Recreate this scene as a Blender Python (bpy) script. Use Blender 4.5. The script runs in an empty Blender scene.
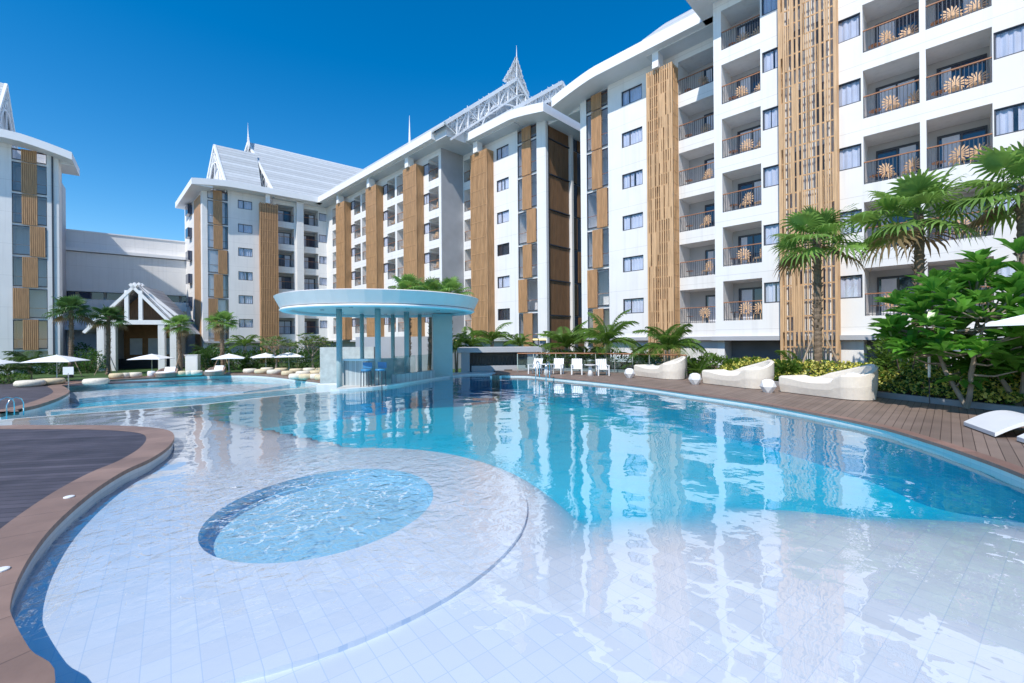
import bpy, math, random
from mathutils import Vector, Matrix
R = math.radians
scene = bpy.context.scene
COL = scene.collection
rnd = random.Random(7)
F = 440.0; EYE = 1.96
ORD = ['first', 'second', 'third', 'fourth', 'fifth', 'top']

# ------------------------------------------------------------------ materials
MAT = {}
def newmat(name):
    m = bpy.data.materials.new(name); m.use_nodes = True
    MAT[name] = m
    return m, m.node_tree, m.node_tree.nodes, m.node_tree.links
def mat(name, col, rough=0.6, var=0.08, scale=3.0, metal=0.0, bump=0.0, bscale=20.0, spec=0.5, coat=0.0, sss=0.0, stretch=(1,1,1), detail=4):
    m, nt, N, L = newmat(name)
    b = N['Principled BSDF']
    tc = N.new('ShaderNodeTexCoord'); mp = N.new('ShaderNodeMapping'); mp.inputs['Scale'].default_value = stretch
    L.new(tc.outputs['Object'], mp.inputs['Vector'])
    n = N.new('ShaderNodeTexNoise'); n.inputs['Scale'].default_value = scale; n.inputs['Detail'].default_value = detail
    L.new(mp.outputs[0], n.inputs['Vector'])
    r = N.new('ShaderNodeMapRange'); r.inputs['From Min'].default_value = .3; r.inputs['From Max'].default_value = .7
    r.inputs['To Min'].default_value = 1 - var; r.inputs['To Max'].default_value = 1 + var
    L.new(n.outputs['Fac'], r.inputs['Value'])
    v = N.new('ShaderNodeVectorMath'); v.operation = 'SCALE'; v.inputs[0].default_value = col
    L.new(r.outputs[0], v.inputs['Scale']); L.new(v.outputs[0], b.inputs['Base Color'])
    b.inputs['Roughness'].default_value = rough; b.inputs['Metallic'].default_value = metal
    b.inputs['Specular IOR Level'].default_value = spec; b.inputs['Coat Weight'].default_value = coat
    if bump:
        n2 = N.new('ShaderNodeTexNoise'); n2.inputs['Scale'].default_value = bscale; L.new(mp.outputs[0], n2.inputs['Vector'])
        bp = N.new('ShaderNodeBump'); bp.inputs['Strength'].default_value = bump; bp.inputs['Distance'].default_value = .02
        L.new(n2.outputs['Fac'], bp.inputs['Height']); L.new(bp.outputs[0], b.inputs['Normal'])
    return m
def leafmat(name, col, var=.35, trans=.35, rough=.45):
    m = mat(name, col, rough, var, 2.2, spec=.4)
    nt = m.node_tree; N, L = nt.nodes, nt.links
    b = N['Principled BSDF']; out = N['Material Output']
    t = N.new('ShaderNodeBsdfTranslucent'); mx = N.new('ShaderNodeMixShader'); mx.inputs[0].default_value = trans
    src = b.inputs['Base Color'].links[0].from_socket
    hs = N.new('ShaderNodeHueSaturation'); hs.inputs['Value'].default_value = 1.8; hs.inputs['Hue'].default_value = .49
    L.new(src, hs.inputs['Color']); L.new(hs.outputs[0], t.inputs['Color'])
    L.new(b.outputs[0], mx.inputs[1]); L.new(t.outputs[0], mx.inputs[2]); L.new(mx.outputs[0], out.inputs['Surface'])
    return m
def striped(name, col, dark, period, width, angle, rough=.6, var=.15, spec=.3, tone=.12):
    """planks: stripes running along a direction, each board with its own tone"""
    m, nt, N, L = newmat(name)
    b = N['Principled BSDF']
    tc = N.new('ShaderNodeTexCoord'); mp = N.new('ShaderNodeMapping'); mp.inputs['Rotation'].default_value = (0, 0, angle)
    L.new(tc.outputs['Object'], mp.inputs['Vector'])
    sx = N.new('ShaderNodeSeparateXYZ'); L.new(mp.outputs[0], sx.inputs[0])
    dv = N.new('ShaderNodeMath'); dv.operation = 'DIVIDE'; dv.inputs[1].default_value = period; L.new(sx.outputs[0], dv.inputs[0])
    fr = N.new('ShaderNodeMath'); fr.operation = 'FRACT'; L.new(dv.outputs[0], fr.inputs[0])
    fl = N.new('ShaderNodeMath'); fl.operation = 'FLOOR'; L.new(dv.outputs[0], fl.inputs[0])
    gt = N.new('ShaderNodeMath'); gt.operation = 'LESS_THAN'; gt.inputs[1].default_value = width; L.new(fr.outputs[0], gt.inputs[0])
    wn = N.new('ShaderNodeTexWhiteNoise'); wn.noise_dimensions = '1D'; L.new(fl.outputs[0], wn.inputs['W'])
    nz = N.new('ShaderNodeTexNoise'); nz.inputs['Scale'].default_value = 1.5; nz.inputs['Detail'].default_value = 6; L.new(mp.outputs[0], nz.inputs['Vector'])
    r1 = N.new('ShaderNodeMapRange'); r1.inputs['To Min'].default_value = 1 - tone; r1.inputs['To Max'].default_value = 1 + tone; L.new(wn.outputs['Value'], r1.inputs['Value'])
    r2 = N.new('ShaderNodeMapRange'); r2.inputs['From Min'].default_value = .3; r2.inputs['From Max'].default_value = .7
    r2.inputs['To Min'].default_value = 1 - var; r2.inputs['To Max'].default_value = 1 + var; L.new(nz.outputs['Fac'], r2.inputs['Value'])
    mu = N.new('ShaderNodeMath'); mu.operation = 'MULTIPLY'; L.new(r1.outputs[0], mu.inputs[0]); L.new(r2.outputs[0], mu.inputs[1])
    v = N.new('ShaderNodeVectorMath'); v.operation = 'SCALE'; v.inputs[0].default_value = col; L.new(mu.outputs[0], v.inputs['Scale'])
    mx = N.new('ShaderNodeMix'); mx.data_type = 'RGBA'; L.new(gt.outputs[0], mx.inputs['Factor']); L.new(v.outputs[0], mx.inputs['A']); mx.inputs['B'].default_value = (*dark, 1)
    L.new(mx.outputs['Result'], b.inputs['Base Color']); b.inputs['Roughness'].default_value = rough; b.inputs['Specular IOR Level'].default_value = spec
    return m
def tiles(name, col, grout, sx, sy, angle=0, mortar=.012, rough=.25, var=.06, vertical=False, bump=False):
    m, nt, N, L = newmat(name)
    b = N['Principled BSDF']
    tc = N.new('ShaderNodeTexCoord'); mp = N.new('ShaderNodeMapping'); mp.inputs['Rotation'].default_value = (0, 0, angle)
    L.new(tc.outputs['UV' if vertical else 'Object'], mp.inputs['Vector'])
    br = N.new('ShaderNodeTexBrick'); br.offset = 0; br.inputs['Scale'].default_value = 1; br.inputs['Mortar Size'].default_value = mortar
    br.inputs['Brick Width'].default_value = sx; br.inputs['Row Height'].default_value = sy; br.inputs['Mortar Smooth'].default_value = .1
    c2 = tuple(c * (1 - var) for c in col)
    br.inputs['Color1'].default_value = (*col, 1); br.inputs['Color2'].default_value = (*c2, 1); br.inputs['Mortar'].default_value = (*grout, 1)
    L.new(mp.outputs[0], br.inputs['Vector']); L.new(br.outputs['Color'], b.inputs['Base Color'])
    b.inputs['Roughness'].default_value = rough
    return m

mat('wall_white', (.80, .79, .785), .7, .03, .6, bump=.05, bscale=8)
def weather_wall():
    m = MAT['wall_white']; N, L = m.node_tree.nodes, m.node_tree.links; b = N['Principled BSDF']; src = b.inputs['Base Color'].links[0].from_socket
    tc = N.new('ShaderNodeTexCoord'); mp = N.new('ShaderNodeMapping'); mp.inputs['Scale'].default_value = (3.5, 3.5, .12); L.new(tc.outputs['Object'], mp.inputs[0])
    n = N.new('ShaderNodeTexNoise'); n.inputs['Scale'].default_value = 1; n.inputs['Detail'].default_value = 6; L.new(mp.outputs[0], n.inputs['Vector'])
    r = N.new('ShaderNodeMapRange'); r.inputs['From Min'].default_value = .52; r.inputs['From Max'].default_value = .85; r.inputs['To Min'].default_value = 1; r.inputs['To Max'].default_value = .86; L.new(n.outputs['Fac'], r.inputs['Value'])
    sp = N.new('ShaderNodeSeparateXYZ'); L.new(tc.outputs['Object'], sp.inputs[0])
    a = N.new('ShaderNodeMath'); a.operation = 'MULTIPLY_ADD'; a.inputs[1].default_value = 1 / 3.2; a.inputs[2].default_value = -.75; L.new(sp.outputs['Z'], a.inputs[0])
    f = N.new('ShaderNodeMath'); f.operation = 'FRACT'; L.new(a.outputs[0], f.inputs[0])
    g_ = N.new('ShaderNodeMath'); g_.operation = 'GREATER_THAN'; g_.inputs[1].default_value = .009; L.new(f.outputs[0], g_.inputs[0])
    h = N.new('ShaderNodeMapRange'); h.inputs['To Min'].default_value = .80; L.new(g_.outputs[0], h.inputs['Value'])
    q = N.new('ShaderNodeMath'); q.operation = 'MULTIPLY'; L.new(r.outputs[0], q.inputs[0]); L.new(h.outputs[0], q.inputs[1])
    v = N.new('ShaderNodeVectorMath'); v.operation = 'SCALE'; L.new(src, v.inputs[0]); L.new(q.outputs[0], v.inputs['Scale']); L.new(v.outputs[0], b.inputs['Base Color'])
weather_wall()
mat('attic', (.70, .72, .75), .8, .05, 1)
mat('soffit', (.74, .73, .73), .75, .03, 1)
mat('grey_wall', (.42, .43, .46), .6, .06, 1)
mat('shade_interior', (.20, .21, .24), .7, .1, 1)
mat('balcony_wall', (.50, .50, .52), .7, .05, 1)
mat('void', (.035, .035, .04), .8, .1, 1)
mat('wood_slat', (.52, .30, .15), .5, .22, 2.0, stretch=(6, 6, .5))
mat('wood_slat_pale', (.60, .375, .20), .5, .2, 2.0, stretch=(6, 6, .5))
mat('wood_dark', (.22, .12, .06), .5, .2, 2.0, stretch=(6, 6, .5))
mat('rail_wood', (.36, .16, .08), .45, .1, 3)
mat('frame_dark', (.045, .05, .07), .4, .05, 3)
mat('railing_metal', (.06, .07, .09), .4, .05, 3)
mat('curtain', (.70, .73, .84), .9, .08, 1.5)
mat('unlit_room_dark', (.03, .035, .05), .9, .05, 2)  # for windows without curtains: the unlit room's darkness put into the colour
mat('roof_tile', (.50, .53, .56), .6, .05, 2, bump=.3, bscale=30)
mat('roof_trim', (.85, .85, .86), .6, .02, 2)
mat('roof_flat', (.55, .56, .58), .7, .05, 2)
mat('rattan', (.70, .47, .29), .6, .2, 30)
mat('cream_wicker', (.80, .72, .62), .6, .05, 8, bump=.5, bscale=90)
mat('cushion', (.88, .86, .83), .85, .03, 5)
mat('white_plastic', (.84, .84, .84), .35, .02, 3)
mat('fabric_white', (.84, .85, .87), .8, .03, 3)
mat('metal', (.62, .63, .65), .22, .03, 3, metal=1)
mat('tan_coping', (.27, .175, .135), .55, .16, 2.2, bump=.1)
def jointed(name, period, zc=False):
    m = MAT[name]; N, L = m.node_tree.nodes, m.node_tree.links; b = N['Principled BSDF']; src = b.inputs['Base Color'].links[0].from_socket
    tc = N.new('ShaderNodeTexCoord'); sp = N.new('ShaderNodeSeparateXYZ'); L.new(tc.outputs['Object' if zc else 'UV'], sp.inputs[0])
    a = N.new('ShaderNodeMath'); a.operation = 'DIVIDE'; a.inputs[1].default_value = period; L.new(sp.outputs[2 if zc else 0], a.inputs[0])
    f = N.new('ShaderNodeMath'); f.operation = 'FRACT'; L.new(a.outputs[0], f.inputs[0]); fl = N.new('ShaderNodeMath'); fl.operation = 'FLOOR'; L.new(a.outputs[0], fl.inputs[0])
    wn = N.new('ShaderNodeTexWhiteNoise'); wn.noise_dimensions = '1D'; L.new(fl.outputs[0], wn.inputs['W'])
    g_ = N.new('ShaderNodeMath'); g_.operation = 'GREATER_THAN'; g_.inputs[1].default_value = .12 if zc else .015; L.new(f.outputs[0], g_.inputs[0])
    h = N.new('ShaderNodeMapRange'); h.inputs['To Min'].default_value = .55; L.new(g_.outputs[0], h.inputs['Value'])
    r = N.new('ShaderNodeMapRange'); r.inputs['To Min'].default_value = .88; r.inputs['To Max'].default_value = 1.12; L.new(wn.outputs['Value'], r.inputs['Value'])
    q = N.new('ShaderNodeMath'); q.operation = 'MULTIPLY'; L.new(r.outputs[0], q.inputs[0]); L.new(h.outputs[0], q.inputs[1])
    v = N.new('ShaderNodeVectorMath'); v.operation = 'SCALE'; L.new(src, v.inputs[0]); L.new(q.outputs[0], v.inputs['Scale']); L.new(v.outputs[0], b.inputs['Base Color'])
jointed('tan_coping', .6)
mat('border_wood', (.25, .145, .115), .55, .16, 2.2, bump=.1); jointed('border_wood', 1.2); jointed('roof_tile', .42, True)
mat('concrete', (.34, .34, .36), .8, .12, 2, bump=.2)
mat('soil', (.05, .035, .025), .95, .3, 4, bump=.5)
mat('grass', (.045, .10, .02), .9, .35, 3, bump=.6, bscale=60)
mat('bark', (.20, .145, .10), .9, .35, 5, bump=1.0, bscale=14, stretch=(1, 1, 3))
mat('bark_pale', (.30, .25, .20), .85, .2, 5, bump=.4)
mat('stake_wood', (.36, .27, .19), .8, .2, 4)
mat('column_paint', (.36, .46, .47), .35, .04, 2)
mat('pavilion_white', (.80, .73, .70), .45, .03, 2)
mat('stool_blue', (.05, .22, .42), .4, .05, 3)
mat('pouf', (.66, .55, .36), .8, .12, 6, bump=.3, bscale=40)
mat('pouf_pale', (.74, .68, .56), .8, .12, 6, bump=.3, bscale=40)
mat('brown_wicker', (.36, .24, .19), .7, .15, 20, bump=.5, bscale=60)
mat('stone', (.55, .53, .50), .8, .15, 3, bump=.4)
mat('wood_interior', (.30, .15, .07), .5, .2, 2)
leafmat('fan_leaf', (.16, .29, .065), .35)
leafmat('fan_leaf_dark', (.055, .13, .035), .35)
leafmat('feather_leaf', (.10, .19, .03), .35)
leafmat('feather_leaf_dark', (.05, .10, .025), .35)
leafmat('broad_leaf', (.10, .27, .035), .35, trans=.35, rough=.28)
leafmat('hedge_leaf', (.05, .12, .025), .4)
leafmat('shrub_leaf', (.09, .17, .025), .4)
leafmat('yellow_leaf', (.66, .62, .14), .25, trans=.2)
leafmat('pale_leaf', (.22, .28, .12), .3)
leafmat('dry_leaf', (.22, .16, .08), .3)
striped('deck_right', (.225, .165, .135), (.05, .03, .025), .14, .07, R(44.87), .55, .14)
striped('deck_border', (.27, .135, .10), (.05, .03, .025), .30, .03, R(-45.13), .55, .14)
striped('deck_left', (.085, .075, .09), (.015, .014, .018), .145, .08, R(80), .55, .28, tone=.25)
tiles('pool_tile', (.72, .80, .90), (.54, .66, .82), .15, .20, R(-38), .003, .3, .08)
tiles('pool_tile_blue', (.02, .56, .80), (.10, .64, .84), .20, .27, R(-38), .005, .3, .10)
tiles('spa_tile', (.30, .62, .82), (.36, .66, .84), .10, .10, R(-38), .004, .3, .06)
def graded():  # light absorbed by the water is put into the tile colour, bluer with depth
    m = MAT['pool_tile'].copy(); m.name = 'pool_tile_depth_tint'; MAT['pool_tile_depth_tint'] = m
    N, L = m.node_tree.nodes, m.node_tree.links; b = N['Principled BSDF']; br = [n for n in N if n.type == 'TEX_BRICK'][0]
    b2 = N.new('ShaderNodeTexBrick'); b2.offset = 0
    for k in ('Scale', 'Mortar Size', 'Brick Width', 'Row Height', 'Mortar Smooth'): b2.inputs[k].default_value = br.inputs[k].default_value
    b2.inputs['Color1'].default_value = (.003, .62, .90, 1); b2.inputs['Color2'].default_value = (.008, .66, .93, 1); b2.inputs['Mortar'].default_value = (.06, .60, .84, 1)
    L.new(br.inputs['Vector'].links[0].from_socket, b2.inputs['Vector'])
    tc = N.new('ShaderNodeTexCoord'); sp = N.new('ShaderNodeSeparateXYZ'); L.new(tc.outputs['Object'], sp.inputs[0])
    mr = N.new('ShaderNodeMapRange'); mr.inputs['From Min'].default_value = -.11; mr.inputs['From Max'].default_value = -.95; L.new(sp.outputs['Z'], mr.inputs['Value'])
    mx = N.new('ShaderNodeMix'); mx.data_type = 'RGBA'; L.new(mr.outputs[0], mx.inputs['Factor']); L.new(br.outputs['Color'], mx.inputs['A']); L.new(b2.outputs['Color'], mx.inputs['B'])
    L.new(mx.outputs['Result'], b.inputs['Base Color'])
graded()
tiles('pool_tile_vertical', (.80, .79, .77), (.70, .69, .68), .20, .20, 0, .005, .25, .05, vertical=True)
tiles('pool_wall_blue', (.02, .50, .76), (.08, .58, .80), .20, .20, 0, .005, .25, .08, vertical=True)
tiles('mosaic', (.55, .60, .62), (.25, .30, .33), .09, .09, R(45), .006, .3, .35)

def schlick(N, L, f0, normal=None, power=5.0):
    lw = N.new('ShaderNodeLayerWeight'); lw.inputs['Blend'].default_value = .5
    if normal is not None: L.new(normal, lw.inputs['Normal'])
    p = N.new('ShaderNodeMath'); p.operation = 'POWER'; p.inputs[1].default_value = power; L.new(lw.outputs['Facing'], p.inputs[0])
    q = N.new('ShaderNodeMath'); q.operation = 'MULTIPLY_ADD'; q.inputs[1].default_value = 1 - f0; q.inputs[2].default_value = f0; L.new(p.outputs[0], q.inputs[0])
    return q
def glassmat(name, tint, ior=1.5, bump=0):
    m, nt, N, L = newmat(name); N.remove(N['Principled BSDF']); out = N['Material Output']
    tr = N.new('ShaderNodeBsdfTransparent'); tr.inputs[0].default_value = (*tint, 1)
    gl = N.new('ShaderNodeBsdfGlossy'); gl.inputs['Roughness'].default_value = .02
    fr = schlick(N, L, ((ior - 1) / (ior + 1)) ** 2)
    mx = N.new('ShaderNodeMixShader'); L.new(fr.outputs[0], mx.inputs[0]); L.new(tr.outputs[0], mx.inputs[1]); L.new(gl.outputs[0], mx.inputs[2])
    L.new(mx.outputs[0], out.inputs['Surface'])
    return m
glassmat('glass', (.95, .96, .98), 1.6)
glassmat('glass_clear', (.82, .90, .90), 1.5)
def darkglass():
    m, nt, N, L = newmat('dark_glass'); b = N['Principled BSDF']
    b.inputs['Base Color'].default_value = (.025, .045, .09, 1); b.inputs['Roughness'].default_value = .04; b.inputs['Specular IOR Level'].default_value = .9
darkglass()

def watermat(name, dens, color, spa=None, s1=1.0, rough=.0, strength=1.0, power=4.2):
    m, nt, N, L = newmat(name); N.remove(N['Principled BSDF']); out = N['Material Output']
    tc = N.new('ShaderNodeTexCoord')
    n1 = N.new('ShaderNodeTexNoise'); n1.inputs['Scale'].default_value = .9 * s1; n1.inputs['Detail'].default_value = 1.5; n1.inputs['Distortion'].default_value = .3
    n2 = N.new('ShaderNodeTexNoise'); n2.inputs['Scale'].default_value = 4.2 * s1; n2.inputs['Detail'].default_value = 2
    L.new(tc.outputs['Object'], n1.inputs['Vector']); L.new(tc.outputs['Object'], n2.inputs['Vector'])
    a = N.new('ShaderNodeMath'); a.operation = 'MULTIPLY_ADD'; a.inputs[1].default_value = .10
    L.new(n2.outputs['Fac'], a.inputs[0]); L.new(n1.outputs['Fac'], a.inputs[2])
    h = a
    if spa:
        vd = N.new('ShaderNodeVectorMath'); vd.operation = 'DISTANCE'; vd.inputs[1].default_value = (spa[0], spa[1], 0)
        L.new(tc.outputs['Object'], vd.inputs[0])
        mr = N.new('ShaderNodeMapRange'); mr.inputs['From Min'].default_value = .7; mr.inputs['From Max'].default_value = 3.0
        mr.inputs['To Min'].default_value = 2.0; mr.inputs['To Max'].default_value = 0; L.new(vd.outputs['Value'], mr.inputs['Value'])
        n3 = N.new('ShaderNodeTexNoise'); n3.inputs['Scale'].default_value = 5; n3.inputs['Detail'].default_value = 3; n3.inputs['Distortion'].default_value = 1.0
        L.new(tc.outputs['Object'], n3.inputs['Vector'])
        q = N.new('ShaderNodeMath'); q.operation = 'MULTIPLY_ADD'; L.new(n3.outputs['Fac'], q.inputs[0]); L.new(mr.outputs[0], q.inputs[1]); L.new(a.outputs[0], q.inputs[2])
        h = q
    bp = N.new('ShaderNodeBump'); bp.inputs['Strength'].default_value = strength; bp.inputs['Distance'].default_value = .022
    L.new(h.outputs[0], bp.inputs['Height'])
    tr = N.new('ShaderNodeBsdfTransparent')
    gl = N.new('ShaderNodeBsdfGlossy'); gl.inputs['Roughness'].default_value = rough; L.new(bp.outputs[0], gl.inputs['Normal'])
    fr = schlick(N, L, .065, bp.outputs[0], power)
    mx = N.new('ShaderNodeMixShader'); L.new(fr.outputs[0], mx.inputs[0]); L.new(tr.outputs[0], mx.inputs[1]); L.new(gl.outputs[0], mx.inputs[2])
    L.new(mx.outputs[0], out.inputs['Surface'])
    return m

# ------------------------------------------------------------------ mesh builder
class MB:
    def __init__(s): s.v = []; s.f = []; s.m = []; s.uv = {}; s.cur = 0
    def vert(s, p): s.v.append(tuple(p)); return len(s.v) - 1
    def face(s, ps, uv=None):
        i = [s.vert(p) for p in ps]; s.f.append(i); s.m.append(s.cur)
        if uv: s.uv[len(s.f) - 1] = uv
    def box(s, x0, x1, y0, y1, z0, z1):
        b = len(s.v)
        s.v += [(x0, y0, z0), (x1, y0, z0), (x1, y1, z0), (x0, y1, z0), (x0, y0, z1), (x1, y0, z1), (x1, y1, z1), (x0, y1, z1)]
        for q in ((0, 3, 2, 1), (4, 5, 6, 7), (0, 1, 5, 4), (1, 2, 6, 5), (2, 3, 7, 6), (3, 0, 4, 7)):
            s.f.append([b + k for k in q]); s.m.append(s.cur)
    def hexa(s, low, up):
        b = len(s.v); s.v += [tuple(p) for p in low] + [tuple(p) for p in up]; n = len(low)
        s.f.append([b + k for k in range(n - 1, -1, -1)]); s.m.append(s.cur)
        s.f.append([b + n + k for k in range(n)]); s.m.append(s.cur)
        for k in range(n):
            j = (k + 1) % n
            s.f.append([b + k, b + j, b + n + j, b + n + k]); s.m.append(s.cur)
    def prism(s, poly, z0, z1): s.hexa([(x, y, z0) for x, y in poly], [(x, y, z1) for x, y in poly])
    def bar(s, a, b, w, h=None):
        a, b = Vector(a), Vector(b); h = h or w; d = (b - a).normalized()
        up = Vector((0, 0, 1)) if abs(d.z) < .95 else Vector((0, 1, 0))
        x = d.cross(up).normalized() * w / 2; y = x.normalized().cross(d) * h / 2
        s.hexa([a - x - y, a + x - y, a + x + y, a - x + y], [b - x - y, b + x - y, b + x + y, b - x + y])
    def tube(s, pts, r, n=8, cap=True):
        pts = [Vector(p) for p in pts]; rr = r if isinstance(r, (list, tuple)) else [r] * len(pts)
        b = len(s.v); prev = None
        for i, p in enumerate(pts):
            d = (pts[min(i + 1, len(pts) - 1)] - pts[max(i - 1, 0)]).normalized()
            if prev is None:
                up = Vector((0, 0, 1)) if abs(d.z) < .9 else Vector((1, 0, 0)); x = d.cross(up).normalized()
            else: x = (prev - d * prev.dot(d)).normalized()
            prev = x; y = d.cross(x)
            for k in range(n):
                a = 2 * math.pi * k / n; s.v.append(tuple(p + (x * math.cos(a) + y * math.sin(a)) * rr[i]))
        for i in range(len(pts) - 1):
            for k in range(n):
                j = (k + 1) % n; s.f.append([b + i * n + k, b + i * n + j, b + (i + 1) * n + j, b + (i + 1) * n + k]); s.m.append(s.cur)
        if cap:
            s.f.append([b + k for k in range(n)][::-1]); s.m.append(s.cur)
            s.f.append([b + (len(pts) - 1) * n + k for k in range(n)]); s.m.append(s.cur)
    def lathe(s, prof, n=24, c=(0, 0, 0), sx=1, sy=1, cap=True):
        b = len(s.v)
        for r, z in prof:
            for k in range(n):
                a = 2 * math.pi * k / n; s.v.append((c[0] + r * sx * math.cos(a), c[1] + r * sy * math.sin(a), c[2] + z))
        for i in range(len(prof) - 1):
            for k in range(n):
                j = (k + 1) % n; s.f.append([b + i * n + k, b + i * n + j, b + (i + 1) * n + j, b + (i + 1) * n + k]); s.m.append(s.cur)
        if not cap: return
        if prof[0][0] > 1e-4: s.f.append([b + k for k in range(n)][::-1]); s.m.append(s.cur)
        if prof[-1][0] > 1e-4: s.f.append([b + (len(prof) - 1) * n + k for k in range(n)]); s.m.append(s.cur)
    def mesh(s, name, mats, smooth=False):
        me = bpy.data.meshes.new(name); me.from_pydata(s.v, [], s.f)
        for m in ([mats] if isinstance(mats, str) else mats): me.materials.append(MAT[m])
        if any(s.m): me.polygons.foreach_set('material_index', s.m)
        if s.uv:
            u = me.uv_layers.new(name='UVMap')
            for fi, c in s.uv.items():
                for li, q in zip(me.polygons[fi].loop_indices, c): u.data[li].uv = q
        if smooth: me.polygons.foreach_set('use_smooth', [True] * len(me.polygons))
        me.update(); return me
    def build(s, name, mats, parent=None, smooth=False, loc=None):
        o = bpy.data.objects.new(name, s.mesh(name, mats, smooth)); COL.objects.link(o)
        if parent is not None: o.parent = parent
        if loc: o.location = loc
        return o
def put(name, me, parent=None, loc=(0, 0, 0), rz=0, sc=None):
    o = bpy.data.objects.new(name, me); COL.objects.link(o); o.parent = parent; o.location = loc; o.rotation_euler = (0, 0, rz)
    if sc: o.scale = (sc, sc, sc) if isinstance(sc, (int, float)) else sc
    return o
def tag(o, label=None, cat=None, group=None, kind=None):
    if label: o['label'] = label
    if cat: o['category'] = cat
    if group: o['group'] = group
    if kind: o['kind'] = kind
    return o
def empty(name, loc, rz=0, label=None, cat=None, group=None, sc=None):
    o = bpy.data.objects.new(name, None); COL.objects.link(o); o.location = loc; o.rotation_euler = (0, 0, rz); o.empty_display_size = .2
    if sc: o.scale = (sc, sc, sc)
    return tag(o, label, cat, group)
KIDS = {}
def copy_thing(root, loc, rz, label, sc=None):
    def cp(o, par):
        c = o.copy(); COL.objects.link(c); c.parent = par
        for ch in kids_of[o.name]: cp(ch, c)
        return c
    kids_of = {}
    def walk(o):
        kids_of[o.name] = [x for x in bpy.data.objects if x.parent == o]
        for x in kids_of[o.name]: walk(x)
    if root.name in KIDS: kids_of = KIDS[root.name]
    else: walk(root); KIDS[root.name] = kids_of
    c = cp(root, None); c.location = loc; c.rotation_euler = (0, 0, rz); c['label'] = label
    if sc: c.scale = (sc, sc, sc)
    return c
def g(x, y, z):
    """where the ray of a place in the photograph meets the level z"""
    a = (x - 512) - .0085 * (y - 341); b = y - 339.15 + .0085 * (x - 512)
    Y = (EYE - z) * F / b
    return (a / F * Y, Y, z)
def gy(x, Y, z=0):
    return ((x - 512) / F * Y, Y, z)

# ------------------------------------------------------------------ world, sun, camera
SUN_EL, SAZ = 50, 17          # sun azimuth: between the backs of the two wings
ux, uy, vx, vy = .7087, -.7055, .7055, .7087
a_ = R(SAZ)
hx = -vx * math.cos(a_) + ux * math.sin(a_); hy = -vy * math.cos(a_) + uy * math.sin(a_)
sd = Vector((hx * math.cos(R(SUN_EL)), hy * math.cos(R(SUN_EL)), math.sin(R(SUN_EL))))
w = bpy.data.worlds.new('World'); scene.world = w; w.use_nodes = True
WN, WL = w.node_tree.nodes, w.node_tree.links
sky = WN.new('ShaderNodeTexSky'); sky.sky_type = 'NISHITA'; sky.sun_disc = False
sky.altitude = 0; sky.sun_elevation = R(SUN_EL); sky.sun_rotation = math.atan2(hx, hy); sky.air_density = 1.0; sky.dust_density = 0.0; sky.ozone_density = 1.5
bg = WN['Background']; bg.inputs['Strength'].default_value = .135
hs = WN.new('ShaderNodeHueSaturation'); hs.inputs['Saturation'].default_value = 1.5
WL.new(sky.outputs[0], hs.inputs['Color']); WL.new(hs.outputs[0], bg.inputs['Color'])
sl = bpy.data.lights.new('sun', 'SUN'); sl.energy = 3.5; sl.angle = R(.53); sl.color = (1, .94, .85)
so = bpy.data.objects.new('sun', sl); COL.objects.link(so); so.rotation_euler = sd.to_track_quat('Z', 'Y').to_euler(); so.location = (0, 0, 40)
cam = bpy.data.cameras.new('camera'); co = bpy.data.objects.new('camera', cam); COL.objects.link(co); scene.camera = co
cam.sensor_width = 36; cam.lens = F / 1024 * 36; cam.clip_end = 3000; cam.clip_start = .05; cam.shift_y = -2.35 / 1024
co.location = (0, 0, EYE)
co.matrix_world = Matrix.Translation((0, 0, EYE)) @ Matrix.Rotation(R(90), 4, 'X') @ Matrix.Rotation(-.0085, 4, 'Z')
scene.view_settings.view_transform = 'Standard'; scene.view_settings.look = 'None'; scene.view_settings.exposure = 0.42; scene.view_settings.gamma = 1
scene.cycles.max_bounces = 10; scene.cycles.transparent_max_bounces = 16; scene.cycles.glossy_bounces = 4; scene.cycles.diffuse_bounces = 4
scene.cycles.caustics_reflective = False; scene.cycles.caustics_refractive = False
try: scene.cycles.use_denoising = True
except Exception: pass

# ------------------------------------------------------------------ ground, pools, decks
DK = .125; ZL = -1.35; GL = -1.15
def smooth_poly(pts, n=6, closed=False):
    out = []; m = len(pts)
    for i in range(m - (0 if closed else 1)):
        p0, p1, p2, p3 = (pts[(i + k) % m] if closed else pts[min(max(i + k, 0), m - 1)] for k in (-1, 0, 1, 2))
        for j in range(n):
            t = j / n
            out.append(tuple(.5 * ((2 * p1[c]) + (-p0[c] + p2[c]) * t + (2 * p0[c] - 5 * p1[c] + 4 * p2[c] - p3[c]) * t * t + (-p0[c] + 3 * p1[c] - 3 * p2[c] + p3[c]) * t ** 3) for c in (0, 1)))
    if not closed: out.append(tuple(pts[-1][:2]))
    return out
def offset(path, w):
    """shift an open path to its right by w"""
    out = []
    for i, p in enumerate(path):
        a = path[max(i - 1, 0)]; b = path[min(i + 1, len(path) - 1)]
        d = Vector((b[0] - a[0], b[1] - a[1])).normalized(); out.append((p[0] + d.y * w, p[1] - d.x * w))
    return out
left_px = [(0, 426), (50, 425.5), (100, 425.5), (140, 427), (165, 430), (173, 436), (168, 446), (150, 458.5), (125, 470), (100, 485), (75, 504), (50, 527), (30, 552), (14, 580), (6, 605), (8, 620), (25, 652), (50, 683)]
lp = [(-15.0, 9.0), (-12.5, 9.0)] + [g(x, y, DK)[:2] for x, y in left_px] + [(-1.95, 1.6), (-1.75, .8)]
left_edge = smooth_poly(lp, 5)           # far to near; the deck lies on the right hand side
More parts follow.
